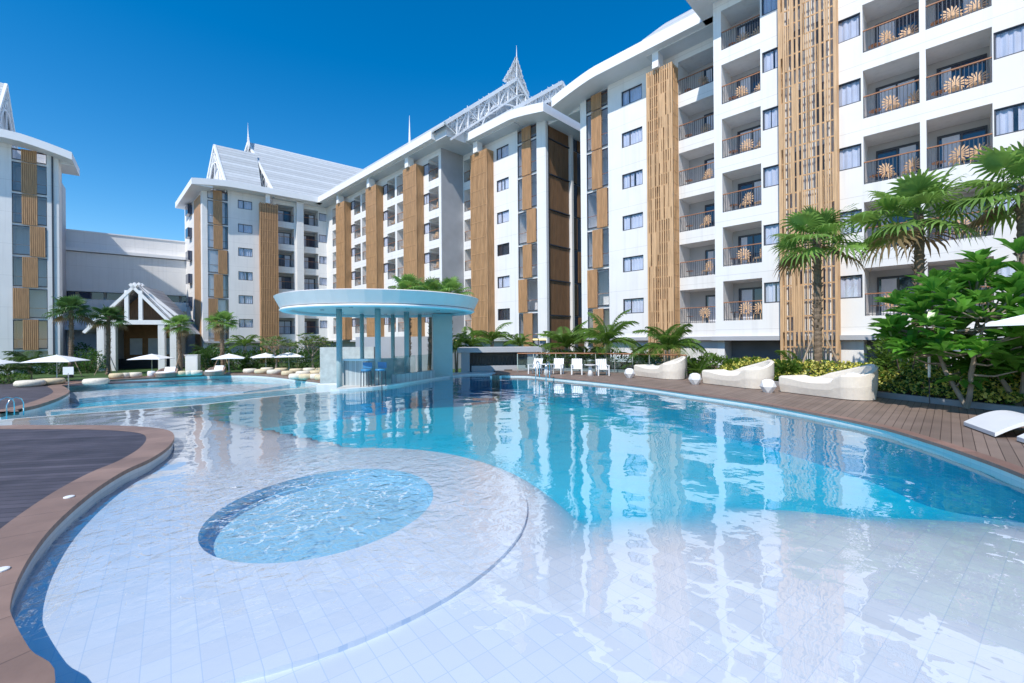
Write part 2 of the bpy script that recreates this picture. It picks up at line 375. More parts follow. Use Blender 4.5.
right_pts = [(-.9, 24.3), (-.85, 22.6), (-.72, 21.3), (-.2, 20.95), (.86, 20.6), (2.05, 18.9), (3.4, 17.15), (4.5, 15.35), (5.6, 12.9), (6.3, 11.2), (6.72, 9.3), (6.82, 8.1), (6.67, 7.1), (6.45, 6.2), (6.15, 5.3), (5.5, 3.8), (4.5, 2.2), (3, .9), (1, -.4), (-.5, -.9)]
right_pts = right_pts[:2] + [(x * 1.092, y * 1.092) for x, y in right_pts[2:]]
right_edge = smooth_poly(right_pts, 5)
near_edge = smooth_poly([(-.5, -.9), (-1.3, -.5), (-1.75, .1), (-1.75, .8)], 4)
weir = smooth_poly([(-7.0, 16.9), (-8.3, 15.7), (-9.2, 14.4), (-9.9, 13.5), (-11.0, 12.7), (-12.3, 11.9), (-13.6, 10.7), (-15, 9.0)], 4)
bar_edge = smooth_poly([(-.9, 24.3), (-2.45, 23.9), (-3.9, 21.6), (-5.2, 18.3), (-6.4, 17.1), (-7.0, 16.9)], 3)
pool_poly = left_edge[:-1] + near_edge[::-1][:-1] + right_edge[::-1][:-1] + bar_edge[:-1] + weir[:-1]

# terrain
mb = MB()
mb.face([(-400, -400, GL - .1), (400, -400, GL - .1), (400, 400, GL - .1), (-400, 400, GL - .1)])
# the ground sheet is cut out where the pools lie by being built under them
o = mb.build('ground', 'concrete'); o.location.z = -1.9 ; tag(o, kind='structure')

# upper pool floor as a height field
SPA = (-2.28, 5.46, 1.26, 1.46); DISC = (-2.75, 5.35, 2.92, 2.92)
pale = [g(x, y, -.25)[:2] for x, y in ((180, 422), (232, 425), (272, 437), (300, 449), (340, 452))]
def floor_z(x, y):
    # shallow apron near the camera and along the left bank, sloping down to the deep part
    k = max(0, min(1, (y + .22 * math.sin(x * 1.3) + .1 * math.sin(x * 3.1) - (4.2 if x > 0 else 4.2 + .55 * -x)) / 4.0))
    kd = max(0, min(1, (math.hypot(x - DISC[0], y - DISC[1]) - DISC[2]) / 1.6)); k = min(k, kd) if y > 4 else k
    if x < -3.0:
        # left bank shelf edge runs from (-8.5,12) to (-3.4,8.7)
        e = 8.7 + (-3.4 - x) * .65
        k = max(0, min(1, (y - e) / .12))
    k = k * k * (3 - 2 * k)
    q_ = max(0, min(1, (x + 3.3) / 2.0)); zs = -.063 - .035 * q_
    return zs + (-1.08 - zs) * k
gx0, gx1, gy0, gy1, st = -17, 9, -3, 26, .2
mb = MB(); nx = int((gx1 - gx0) / st); ny = int((gy1 - gy0) / st)
for j in range(ny + 1):
    for i in range(nx + 1):
        x = gx0 + i * st; y = gy0 + j * st; z = floor_z(x, y)
        mb.v.append((x, y, z))
def insp(x, y, c=SPA, e=0): return ((x - c[0]) / (c[2] + e)) ** 2 + ((y - c[1]) / (c[3] + e)) ** 2 < 1
def inside(poly, x, y):
    r = False; n = len(poly); j = n - 1
    for i in range(n):
        xi, yi = poly[i]; xj, yj = poly[j]
        if (yi > y) != (yj > y) and x < (xj - xi) * (y - yi) / (yj - yi) + xi: r = not r
        j = i
    return r
grown = pool_poly
near_in = {}
for j in range(ny + 1):
    for i in range(nx + 1): near_in[i, j] = inside(pool_poly, gx0 + i * st, gy0 + j * st)
for j in range(ny):
    for i in range(nx):
        x = gx0 + (i + .5) * st; y = gy0 + (j + .5) * st
        if insp(x, y, SPA, .3): continue
        if not any(near_in.get((i + a, j + b), False) for a in (-1, 0, 1, 2) for b in (-1, 0, 1, 2)): continue
        q = j * (nx + 1) + i; mb.f.append([q, q + 1, q + nx + 2, q + nx + 1]); mb.m.append(0)
tag(mb.build('pool_floor', 'pool_tile_depth_tint', smooth=True), kind='structure')
# raised round shelf with the spa sunk in it
mb = MB(); n = 72
def ring(c, r, z, k): a = 2 * math.pi * k / n; return (c[0] + r * math.cos(a), c[1] + (r + c[3] - c[2]) * math.sin(a), z)
for k in range(n):
    j = k + 1
    mb.face([ring(SPA, SPA[2], -.06, k), ring(DISC, DISC[2], -.06, k), ring(DISC, DISC[2], -.06, j), ring(SPA, SPA[2], -.06, j)])
    mb.face([ring(DISC, DISC[2], -.06, k), ring(DISC, DISC[2], -1.45, k), ring(DISC, DISC[2], -1.45, j), ring(DISC, DISC[2], -.06, j)])
tag(mb.build('pool_shelf', 'pool_tile'), kind='structure')
mb = MB()
for k in range(n):
    j = k + 1
    mb.face([ring(SPA, SPA[2], -.06, j), ring(SPA, SPA[2], -.20, j), ring(SPA, SPA[2], -.20, k), ring(SPA, SPA[2], -.06, k)])
    mb.face([ring(SPA, SPA[2], -.20, j), ring(SPA, SPA[2] - .06, -.20, j), ring(SPA, SPA[2] - .06, -.20, k), ring(SPA, SPA[2], -.20, k)])
    mb.face([ring(SPA, SPA[2] - .06, -.20, j), ring(SPA, SPA[2] - .06, -.24, j), ring(SPA, SPA[2] - .06, -.24, k), ring(SPA, SPA[2] - .06, -.20, k)])
mb.face([ring(SPA, SPA[2] - .06, -.24, k) for k in range(n)])
tag(mb.build('spa_basin', 'spa_tile'), kind='structure')
# pool walls (inner faces, white tile) : thin bodies outside the edge
def wallstrip(name, path, side, w, z0, z1, material, kind='structure', cap=None):
    mb = MB(); off = offset(path, w * side); L_ = 0
    for i in range(len(path) - 1):
        a, b, c, d = path[i], path[i + 1], off[i + 1], off[i]
        l = math.hypot(b[0] - a[0], b[1] - a[1])
        mb.face([(*a, z0), (*b, z0), (*b, z1), (*a, z1)], [(L_, z0), (L_ + l, z0), (L_ + l, z1), (L_, z1)])
        mb.face([(*d, z0), (*d, z1), (*c, z1), (*c, z0)], [(L_, z0), (L_, z1), (L_ + l, z1), (L_ + l, z0)])
        mb.face([(*a, z1), (*b, z1), (*c, z1), (*d, z1)], [(L_, 0), (L_ + l, 0), (L_ + l, w), (L_, w)])
        L_ += l
    for i, q in ((0, 1), (len(path) - 1, -1)):
        a, d = path[i], off[i]; mb.face([(*a, z0), (*a, z1), (*d, z1), (*d, z0)], [(0, z0), (0, z1), (w, z1), (w, z0)])
    o = mb.build(name, material); tag(o, kind=kind); return o
full_left = left_edge + near_edge[::-1][1:]
wallstrip('pool_wall', full_left, 1, .3, -1.6, DK - .05, 'pool_tile_vertical')
wallstrip('pool_wall', right_edge, -1, .3, -.13, DK - .05, 'pool_tile_vertical')
wallstrip('pool_wall', right_edge, -1, .3, -1.6, -.131, 'pool_wall_blue')
wallstrip('pool_wall', bar_edge, 1, .35, -.13, .08, 'pool_tile_vertical')
wallstrip('pool_wall', bar_edge, 1, .35, -1.6, -.131, 'pool_wall_blue')
wallstrip('pool_wall', weir, 1, .22, -1.9, -.012, 'pool_tile_vertical')
def strip(name, path, side, w0, w1, z0, z1, material):
    a = offset(path, w0 * side); b = offset(path, w1 * side); mb = MB(); l0 = 0
    for i in range(len(path) - 1):
        l1 = l0 + math.dist(a[i], a[i + 1])
        mb.face([(*a[i], z1), (*a[i + 1], z1), (*b[i + 1], z1), (*b[i], z1)], [(l0, 0), (l1, 0), (l1, 1), (l0, 1)]); l0 = l1
        mb.face([(*a[i], z0), (*a[i + 1], z0), (*a[i + 1], z1), (*a[i], z1)])
        mb.face([(*b[i], z0), (*b[i + 1], z0), (*b[i + 1], z1), (*b[i], z1)])
    for i in (0, len(path) - 1): mb.face([(*a[i], z0), (*a[i], z1), (*b[i], z1), (*b[i], z0)])
    return tag(mb.build(name, material), kind='structure')
strip('pool_coping', full_left, 1, -.02, .40, DK - .05, DK + .006, 'tan_coping')
strip('pool_coping', right_edge, -1, -.025, .20, DK - .05, DK + .006, 'border_wood')
# left deck: fill
lo = offset(full_left, .40)
mb = MB(); mb.prism(lo[:] + [(-30, -1.2), (-30, 9.0 - .4)], -1.6, DK)
tag(mb.build('deck', 'deck_left'), kind='structure')
# right deck
kerb_pts = [(12.5, 2), (11.7, 6.5), (10.9, 9.2), (10.3, 11.2), (9.65, 13.6), (8.75, 16.2), (8.3, 18.5), (7.9, 21.0), (6.0, 23.6), (3.0, 25.2), (0, 25.8)]
kerb = smooth_poly([(x * 1.092, y * 1.092) for x, y in kerb_pts[:8]] + kerb_pts[8:], 4)
ro = offset(right_edge, -.19)
mb = MB(); mb.prism(ro + [(-.5, -6), (12, -6)] + kerb + [(-1.1, 25.8)], -1.6, DK)
tag(mb.build('deck', 'deck_right'), kind='structure')
wallstrip('kerb', kerb, 1, .16, 0, DK + .15, 'concrete')
# planting bed / podium behind the kerb up to the building
def U(t, d, z=0): return (t * ux + d * vx, t * uy + d * vy, z)
ko = offset(kerb, .12)
mb = MB(); mb.prism(ko + [(-1.1, 26.3), (-1.1, 40), U(-22, 29.0)[:2], U(-8, 31)[:2], U(14, 31)[:2], (26, 2)], -1.7, DK + .04)
tag(mb.build('soil', 'soil'), kind='structure')
# lower terrace
isl_px = [(0, 415), (19.5, 410), (39, 405.5), (58.6, 398.6), (69, 392.5), (66, 388.5), (62, 386)]
isl = [(-23, 19.5)] + [g(x, y, GL)[:2] for x, y in isl_px]
far_px = [(75, 384.5), (97, 381.5), (137, 378.8), (195, 375.6), (240, 374.5), (265, 375.5), (285, 377.5), (300, 379.5), (325, 382.5), (338, 385)]
far = [g(x, y, GL)[:2] for x, y in far_px]
low_edge = smooth_poly(isl + far + [(-6.8, 27.0), (-5.0, 22.8), (-4.6, 20.5)], 4)
mb = MB(); lo2 = low_edge
mb.prism([(-60, 19.5)] + lo2 + [(-2, 20), (-2, 26), (60, 26.2), (60, 120), (-110, 120), (-110, 19.5)], -3.2, GL)
tag(mb.build('garden_ground', 'grass'), kind='structure')
strip('pool_coping', low_edge, -1, -.02, .7, GL - .1, GL + .06, 'tan_coping')
wallstrip('pool_wall', offset(low_edge, .03), -1, .02, -1.99, GL - .1, 'pool_tile_vertical')
li = offset(low_edge, -.7)
nI = 4 * 6 + 2
mb = MB(); mb.prism(li[:nI + 3] + [(-24, 36), (-60, 30), (-60, 20.2), (-23, 20.2)], GL, GL + .04)
tag(mb.build('deck', 'deck_left'), kind='structure')
# promenade deck strips round the lower pool
strip('path', low_edge[nI + 2:], -1, .7, 2.6, GL - .05, GL + .035, 'border_wood')
# lower pool floor with its pale ledges
mb = MB()
mb.face([(-40, 8, -1.82), (2, 8, -1.82), (2, 50, -1.82), (-40, 50, -1.82)])
tag(mb.build('pool_floor', 'pool_tile_blue'), kind='structure')
led = smooth_poly([g(40, 393, ZL)[:2], g(90, 389, ZL)[:2], g(150, 385.5, ZL)[:2], g(230, 382.5, ZL)[:2], g(290, 382.5, ZL)[:2]], 5)
strip('pool_ledge', led, 1, 0, 5.0, -1.81, -1.50, 'pool_tile')
led2 = smooth_poly([g(45, 409.5, ZL)[:2], g(66, 407.5, ZL)[:2], g(130, 402.2, ZL)[:2], g(200, 396.2, ZL)[:2], g(285, 387.8, ZL)[:2], g(330, 384, ZL)[:2]], 5)
strip('pool_ledge', led2, 1, 0, .8, -1.805, -1.42, 'pool_tile_vertical')
watermat('pool_water', .13, (.03, .75, .95), SPA, 1.0, power=2.7)
watermat('pool_water_far', .03, (.03, .80, .93), None, 2.2, strength=2.5, power=8)
wp = [p for p in pool_poly]
def grow(poly, e):
    out = []; n = len(poly)
    for i, p in enumerate(poly):
        a = poly[i - 1]; b = poly[(i + 1) % n]; d = Vector((b[0] - a[0], b[1] - a[1])).normalized()
        out.append((p[0] + d.y * e, p[1] - d.x * e))
    return out
area = sum(wp[i - 1][0] * wp[i][1] - wp[i][0] * wp[i - 1][1] for i in range(len(wp))) / 2
mb = MB(); mb.prism(grow(wp, .02 if area > 0 else -.02), -1.5, 0)
tag(mb.build('water', 'pool_water'), kind='structure')
def foammat():
    m, nt, N, L = newmat('foam'); b = N['Principled BSDF']; b.inputs['Base Color'].default_value = (.85, .9, .93, 1); b.inputs['Roughness'].default_value = .6
    n = N.new('ShaderNodeTexNoise'); n.inputs['Scale'].default_value = 22; tc = N.new('ShaderNodeTexCoord'); L.new(tc.outputs['Object'], n.inputs['Vector'])
    r = N.new('ShaderNodeMapRange'); r.inputs['From Min'].default_value = .42; r.inputs['From Max'].default_value = .62; r.inputs['To Max'].default_value = .5; L.new(n.outputs['Fac'], r.inputs['Value']); L.new(r.outputs[0], b.inputs['Alpha'])
foammat()
fo = MB(); rf = random.Random(3)
for i in range(130):
    a = rf.uniform(0, 6.283); q = math.sqrt(rf.uniform(.02, .95)); x = SPA[0] + q * 1.18 * math.cos(a); y = SPA[1] + q * 1.36 * math.sin(a); th = rf.uniform(0, 6.283); cv = rf.uniform(-.5, .5); wd_ = rf.uniform(.006, .022); n_ = rf.randrange(4, 11); pr = None
    for k in range(n_):
        th += cv + rf.uniform(-.35, .35); x2 = x + .055 * math.cos(th); y2 = y + .055 * math.sin(th); w2 = wd_ * math.sin(math.pi * (k + .5) / n_) + .002
        if ((x2 - SPA[0]) / 1.22) ** 2 + ((y2 - SPA[1]) / 1.42) ** 2 > 1: break
        nx_, ny_ = -math.sin(th) * w2, math.cos(th) * w2; cur = [(x2 - nx_, y2 - ny_, .006 + .0001 * (i % 9)), (x2 + nx_, y2 + ny_, .006 + .0001 * (i % 9))]
        if pr: fo.face([pr[0], cur[0], cur[1], pr[1]])
        pr = cur; x, y = x2, y2
tag(fo.build('foam', 'foam'), kind='stuff')
wo = offset(weir, .21)
lowpoly = low_edge + [(-4.7, 18.0)] + wo[1:] + [(-16, 9.3), (-26, 10), (-26, 19.4)]
mb = MB(); mb.prism(lowpoly, -1.95, ZL); tag(mb.build('water', 'pool_water_far'), kind='structure')

# ------------------------------------------------------------------ buildings
RH, Z0, Z1 = 3.2, 2.94, 5.27        # storey pitch; first balcony opening from Z0 to Z1
ROWS = 6; ZTOP = 22.0
def m_frame(w, h, d=.07, fw=.06, split=.38):
    mb = MB()
    mb.box(0, w, 0, d, 0, fw); mb.box(0, w, 0, d, h - fw, h); mb.box(0, fw, 0, d, fw, h - fw); mb.box(w - fw, w, 0, d, fw, h - fw)
    if split: mb.box(w * split - .03, w * split + .03, 0, d, fw, h - fw)
    return mb.mesh('window_frame', 'frame_dark')
def m_pane(w, h, m='glass'):
    mb = MB(); mb.box(.05, w - .05, .03, .045, .05, h - .05); return mb.mesh('pane', m)
def m_curtain(w, h, m='curtain', f=1.0, seed=0):
    r = random.Random(seed); mb = MB(); n = max(8, int(w * f / .045)); P = []
    gap0 = r.uniform(.35, .65) * w; gw = r.choice([0, .02, .05, .12]) * w
    ph = r.uniform(0, 6)
    for i in range(n + 1):
        x = i / n * w * f; P.append((x, .11 + .03 * math.sin(i * 1.15 + ph) + .012 * math.sin(i * 2.7)))
    for i in range(n):
        xm = (P[i][0] + P[i + 1][0]) / 2
        if abs(xm - gap0) < gw / 2: continue
        mb.face([(*P[i], .04), (*P[i + 1], .04), (*P[i + 1], h - .04), (*P[i], h - .04)])
    return mb.mesh('curtain', m, True)
MC = {}
def cached(key, fn):
    if key not in MC: MC[key] = fn()
    return MC[key]
def add_window(par, t, d, z, w, h, seed=0, dark=False):
    w = round(w, 2); fr = put('window', cached(('fr', w, h), lambda: m_frame(w, h, split=.38 if w > 1.3 else 0)), par, (t, d, z))
    put('pane', cached(('pn', w, h), lambda: m_pane(w, h)), fr)
    k = seed % 4
    put('curtain', cached(('cu', w, h, dark, k), lambda: m_curtain(w, h, 'unlit_room_dark' if dark else 'curtain', 1, k)), fr)  # dark windows have no curtain; their sheet is coloured like the unlit room
def m_door(w, h, k):
    mb = MB(); mb.box(0, w, 0, .06, h - .10, h); mb.box(0, .07, 0, .06, 0, h - .1); mb.box(w - .07, w, 0, .06, 0, h - .1); mb.box(w * .48, w * .48 + .07, 0, .06, 0, h - .1)
    mb.box(.07, w - .07, 0, .06, 0, .06); return mb.mesh('balcony_door', 'frame_dark')
def add_door(par, t, d, z, w, h, k):
    w = round(w, 2); dr = put('balcony_door', cached(('dr', w, h), lambda: m_door(w, h, 0)), par, (t, d - .065, z))
    def pn():
        mb = MB(); mb.box(.07, w - .07, .035, .05, .06, h - .1); return mb.mesh('pane', 'dark_glass')
    put('pane', cached(('dp', w, h), pn), dr)
    def cu():
        mb = MB(); a, b = [(.1, .46), (.1, .30), (.55, .92), (.1, .9)][k % 4]
        n = 14
        for i in range(n):
            x0 = w * (a + (b - a) * i / n); x1 = w * (a + (b - a) * (i + 1) / n)
            y0, y1 = .026 + .004 * math.sin(i * 1.5), .026 + .004 * math.sin((i + 1) * 1.5)
            mb.face([(x0, y0, .08), (x1, y1, .08), (x1, y1, h - .12), (x0, y0, h - .12)])
        return mb.mesh('curtain', 'curtain', True)
    put('curtain', cached(('dc', w, h, k % 4), cu), dr)
def add_railing(par, t, d, z, w, fine=True):
    w = round(w, 2)
    def rl():
        mb = MB(); n = max(4, int(w / (.13 if fine else .2)))
        for i in range(n + 1):
            x = .02 + (w - .04) * i / n; b_ = .011 if i % 4 else .02; mb.box(x - b_, x + b_, .0, .02, 0, 1.05)
        mb.box(0, w, -.005, .025, .06, .09); return mb.mesh('balcony_railing', 'railing_metal')
    def hr():
        mb = MB(); mb.box(0, w, -.02, .04, 1.05, 1.10); return mb.mesh('handrail', 'rail_wood')
    r = put('balcony_railing', cached(('rl', w, fine), rl), par, (t, d, z)); put('handrail', cached(('hr', w), hr), r)

def facade(par, D, cols, z_low, depth=1.7, top=ZTOP, fine=True, dark=(), rows=ROWS):
    """one facade as walls, openings and slabs; par's own frame has x along the wall and y away from the viewer"""
    mb = MB(); inner = MB(); t_a, t_b = cols[0][0], cols[-1][1]
    for (a, b, k) in cols:
        if k == 'S': mb.box(a, b, D, D + depth, z_low, top)
        elif k in 'BW':
            z = z_low
            for r in range(rows):
                lo, hi = (Z0, Z1) if k == 'B' else (3.84, 4.98)
                lo += RH * r; hi += RH * r
                mb.box(a, b, D, D + depth, z, lo); z = hi
            mb.box(a, b, D, D + depth, z, top)
            for r in range(rows):
                if k == 'B':
                    zf = Z0 + RH * r; w_ = b - a
                    add_railing(par, a, D + .06, zf, w_, fine)
                    dw = min(w_ * .8, 1.9); add_door(par, b - dw - .08, D + depth, zf + .002, dw, 2.0, r + int(abs(a) * 3))
                else:
                    add_window(par, a + .002, D + .05, 3.84 + RH * r + .002, b - a - .004, 1.136, r + int(abs(a) * 5), (round(a, 2), r) in dark)
        elif k == 'V':
            # stair shaft: dark recess, slabs at the landings, louvre panels left and right by turns
            mb.box(a, b, D + depth - .1, D + depth, z_low, top)
            w_ = b - a
            zz = 1.15
            r = 0
            while zz < top - 1.5:
                m2 = MB(); m2.box(a, b, D + .12, D + depth - .1, zz, zz + .22); m2.build('landing_slab', 'wall_white', par)
                zt = min(zz + RH, top - .3)
                last = zt > 19.5
                m3 = MB()
                m3.box(a + .002, b - .002, D + .02, D + .10, zz + .22, zz + .30); m3.box(a + .002, b - .002, D + .02, D + .1, zt - .1, zt - .02)
                m3.box(a + .002, a + .05, D + .02, D + .10, zz + .3, zt - .1); m3.box(b - .05, b - .002, D + .02, D + .10, zz + .3, zt - .1)
                fr = m3.build('stair_window', 'frame_dark', par)
                m4 = MB(); m4.box(a + .05, b - .05, D + .06, D + .07, zz + .3, zt - .1); m4.build('pane', 'glass', fr)
                m6 = MB(); m6.box(a + .05, b - .05, D + .10, D + .14, zz + 1.2, zz + 1.25); m6.build('handrail', 'rail_wood', fr)
                pa = a + (.02 if (r % 2 == 0) else .45) * w_; pa = a + [.28, .02, .28, .50][r % 4] * w_; pw = .46 * w_
                if last: pa = a + .27 * w_
                m5 = MB(); ns = 8
                for i in range(ns):
                    x = pa + pw * i / ns; m5.box(x, x + pw / ns * .62, D - .10, D - .02, zz + .12, zt - .08 + .1)
                m5.box(pa, pa + pw * .97, D - .02, D + .012, zz + .12, zt + .02)
                m5.build('louvre_panel', 'wood_slat', par)
                zz += RH; r += 1
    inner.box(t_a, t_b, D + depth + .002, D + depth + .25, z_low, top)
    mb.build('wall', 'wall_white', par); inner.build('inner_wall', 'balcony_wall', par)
def screen(par, a, b, d0, d1, z0=.6, z1=ZTOP - 1.1, mat_='wood_slat', loose=False, seed=1, nn=13, backed=False):
    r = random.Random(seed); mb = MB(); w = b - a
    if loose:
        n = nn; xs = [a + w * i / (n - 1) for i in range(n)]
        for i, x in enumerate(xs):
            ww = r.choice([.05, .08, .08, .11]); ww = .12 if i in (0, n - 1) else ww
            mb.box(x - ww / 2, x + ww / 2, d0, d0 + .07, z0, z1)
        z = z0 + .3
        while z < z1:
            mb.box(a, b, d0 + .072, d0 + .11, z, z + .07); z += .8
        for i in range(nn * 3):     # short infill battens that vary the rhythm from storey to storey
            x = a + w * (r.randrange(n - 1) + .5) / (n - 1); zz = z0 + .3 + .8 * r.randrange(int((z1 - z0) / .8) - 3)
            mb.box(x - .035, x + .035, d0 + .005, d0 + .07, zz, zz + 2.4)
        if backed: mb.box(a + .05, b - .05, d0 + .3, d0 + .34, z0, z1 - .1)
        m = 5
        for s in (a, b):
            for i in range(m):
                y = d0 + .14 + (d1 - d0 - .14) * i / (m - 1) - .03; mb.box(s - .04, s + .04, y, y + .07, z0, z1)
            z = z0 + .3
            while z < z1: mb.box(s - .02, s + .02, d0 + .11, d1, z + .08, z + .14); z += .8
    else:
        pit = .19; n = int(w / pit)
        for i in range(n + 1):
            x = a + w * i / n; mb.box(x - .06, x + .06, d0, d0 + .06, z0, z1)
        z = z0 + .5
        while z < z1:
            mb.box(a, b, d0 - .02, d0 - .002, z, z + .05); z += 1.6
        m = int((d1 - d0) / .13)
        for i in range(1, m + 1):
            y = d0 + (d1 - d0) * i / m - .05
            for s in (a, b): mb.box(s - .03, s + .03, y, y + .085, z0, z1)
        bb = MB(); bb.box(a + .05, b - .05, d0 + .20, d0 + .24, z0, z1 - .1); bb.build('screen_backing', 'wood_dark', par)
        for s in (a + .04, b - .04): mb.box(s - .01, s + .01, d0 + .24, d1, z0, z1 - .1)
    mb.build('slatted_screen', mat_, par)
    bk = MB()
    bk.box(a + w * .30, a + w * .55, d0 - .25, d0 + .5, z1 - .05, z1 + 1.25); bk.build('roof_bracket', 'roof_trim', par)
def eave(par, pts, inner, th=.78, name='eave'):
    """fascia and soffit following pts (outer edge, underside) with inner edge points"""
    mb = MB()
    for i in range(len(pts) - 1):
        a, b, c, d = pts[i], pts[i + 1], inner[i + 1], inner[i]
        up = lambda p: (p[0], p[1], p[2] + th)
        mb.face([a, d, c, b]); mb.face([up(a), up(b), up(c), up(d)]); mb.face([a, b, up(b), up(a)]); mb.face([d, up(d), up(c), c])
    for p, q in ((pts[0], inner[0]), (pts[-1], inner[-1])):
        mb.face([p, q, (q[0], q[1], q[2] + th), (p[0], p[1], p[2] + th)])
    return mb.build(name, 'roof_trim', par)
def arch_eave(par, D, t0, t1, droopL=0, droopR=0, over=1.8, z=ZTOP, sideL=0, sideR=0, back=12):
    pts = []; n = 22
    for i in range(n + 1):
        t = t0 + (t1 - t0) * i / n; zz = z
        for dr, e in ((droopL, t - t0), (droopR, t1 - t)):
            if dr and e < 4.2: zz -= dr * (1 - e / 4.2) ** 1.3
        pts.append((t, D - over, zz))
    inn = [(p[0], D + .3, p[2]) for p in pts]
    eave(par, pts, inn)
    for s, t_, tw in ((sideL, t0, t0 + sideL), (sideR, t1, t1 - sideR)):
        if s:
            zz = pts[0][2] if t_ == t0 else pts[-1][2]
            a = [(t_, D + .3 + .001, zz), (t_, D + back, zz)]; b = [(tw, D + .3 + .001, zz), (tw, D + back, zz)]
            eave(par, a, b, .78, 'side_eave')
def gable_roof(par, t0, t1, d0, d1, z0, zr, th=.25, lattice=True, lat_at=None, closed=True, tall=0, skew=0):
    """ridge along t; visible gable end at lat_at"""
    dm = (d0 + d1) / 2; mb = MB()
    ta, tm, tb_ = t0, t0 + skew * (dm - d0), t0 + skew * (d1 - d0)
    mb.hexa([(ta, d0, z0), (t1, d0, z0), (t1, dm, zr), (tm, dm, zr)][::-1], [(ta, d0, z0 + th), (t1, d0, z0 + th), (t1, dm, zr + th), (tm, dm, zr + th)][::-1])
    mb.hexa([(tm, dm, zr), (t1, dm, zr), (t1, d1, z0), (tb_, d1, z0)][::-1], [(tm, dm, zr + th), (t1, dm, zr + th), (t1, d1, z0 + th), (tb_, d1, z0 + th)][::-1])
    mb.build('roof', 'roof_tile', par)
    ga, gb_ = (t0 + .02, t1 - .35) if lat_at is None or abs(lat_at - t1) < abs(lat_at - t0) else (t0 + .35, t1 - .02)
    gw = MB(); pr = [(d0 + .5, z0 - .7), (d1 - .5, z0 - .7), (d1 - .5, z0 + .3), (dm, zr - .12), (d0 + .5, z0 + .3)]
    gw.hexa([(ga + skew * (d - d0), d, z) for d, z in pr], [(gb_, d, z) for d, z in pr]); gw.build('attic_wall', 'attic', par)
    if lat_at is None: return
    t = lat_at; s = 1 if abs(t - t1) < abs(t - t0) else -1
    tr = MB()
    def P(k, e=0):      # point on rake: k 0..1 foot to apex (near), 1..2 apex to far foot, e inset downwards
        if k <= 1: d = d0 + (dm - d0) * k; z = z0 + (zr - z0) * k
        else: d = dm + (d1 - dm) * (k - 1); z = zr - (zr - z0) * (k - 1)
        return (t + s * .15 + skew * (d - d0), d, z + th - e)
    bw = .32
    for (a, b) in ((0, 1), (1, 2)): tr.bar(P(a, .1), P(b, .1), .22, bw)
    ins = 1.9 * (zr - z0) / 8
    Q = lambda k: (P(k)[0], P(k)[1], P(k)[2] - ins * 1.0)
    for (a, b) in ((.06, 1), (1, 1.94)): tr.bar(Q(a), Q(b), .12, .16)
    nb = 7
    for i in range(1, 2 * nb):
        k = i / nb; tr.bar(P(k, .1), Q(k), .10, .12)
    for i in range(2 * nb):
        k = i / nb; k2 = (i + 1) / nb
        if i % 2 == 0: tr.bar(P(k, .1), Q(min(k2, 1.94)), .07, .08)
        else: tr.bar(Q(max(k, .06)), P(k2, .1), .07, .08)
    # centre post, king arches
    tr.bar((P(1)[0], dm, z0 + .2), (P(1)[0], dm, zr), .12, .14)
    h = zr - z0; hw = dm - d0
    for rr in (.55,):
        m = 14; arc = [(P(1)[0] + skew * hw * rr * math.cos(math.pi * j / m), dm + hw * rr * math.cos(math.pi * j / m), z0 + .1 + h * .62 * math.sin(math.pi * j / m)) for j in range(m + 1)]
        for j in range(m): tr.bar(arc[j], arc[j + 1], .10, .14)
    tr.build('gable_trim', 'roof_trim', par)
    if lattice:
        # pierced infill, a fine net of leaf-like bars
        r = random.Random(int(abs(t) * 10)); fb = MB(); nn = 900
        for i in range(nn):
            k = r.uniform(.03, 1.97); e = r.uniform(.15, ins) if r.random() < .55 else r.uniform(.15, (P(k)[2] - z0) * .97)
            p = P(k); zz = p[2] - e
            if zz < z0 + .1: continue
            a = r.uniform(0, math.pi); l = r.uniform(.18, .42)
            fb.bar((p[0] - s * .05, p[1] - l * math.cos(a), zz - l * math.sin(a)), (p[0] - s * .05, p[1] + l * math.cos(a), zz + l * math.sin(a)), .035, .05)
        fb.build('lattice', 'roof_trim', par)
    if tall:
        # openwork flame finial above the apex
        fb = MB(); r = random.Random(5); x = P(1)[0]
        for i in range(int(tall * 190)):
            q = r.random() ** 1.4; zz = zr - .9 + q * tall; hw_ = (1 - q) ** 1.15 * tall * .58 + .05
            y = dm + r.choice([-1, 1]) * hw_ * r.uniform(.15, 1); a = r.uniform(.3, 2.6); l = r.uniform(.08, .20)
            arc = [(x, y + l * math.cos(a + q_ * 1.1), zz + l * math.sin(a + q_ * 1.1)) for q_ in range(4)]
            for q_ in range(3): fb.bar(arc[q_], arc[q_ + 1], .05, .08)
        for sg in (-1, 1):
            pr = None
            for j in range(13):
                q = j / 12; hw_ = (1 - q) ** 1.15 * tall * .58 * (1 + .10 * math.sin(j * 2.1)); p = (x, dm + sg * hw_, zr - .9 + q * tall)
                if pr: fb.bar(pr, p, .06, .09)
                pr = p
        fb.tube([(x, dm, zr - .9), (x, dm, zr + tall - 1), (x, dm, zr + tall + .5)], [.08, .06, .01], 6)
        fb.build('finial', 'roof_trim', par)
def band(par, t0, t1, D, z0=1.78, z1=2.02, out=.25):
    mb = MB(); mb.box(t0, t1, D - out, D + .4, z0, z1); mb.build('ledge', 'grey_wall', par)

THU = math.atan2(uy, ux)
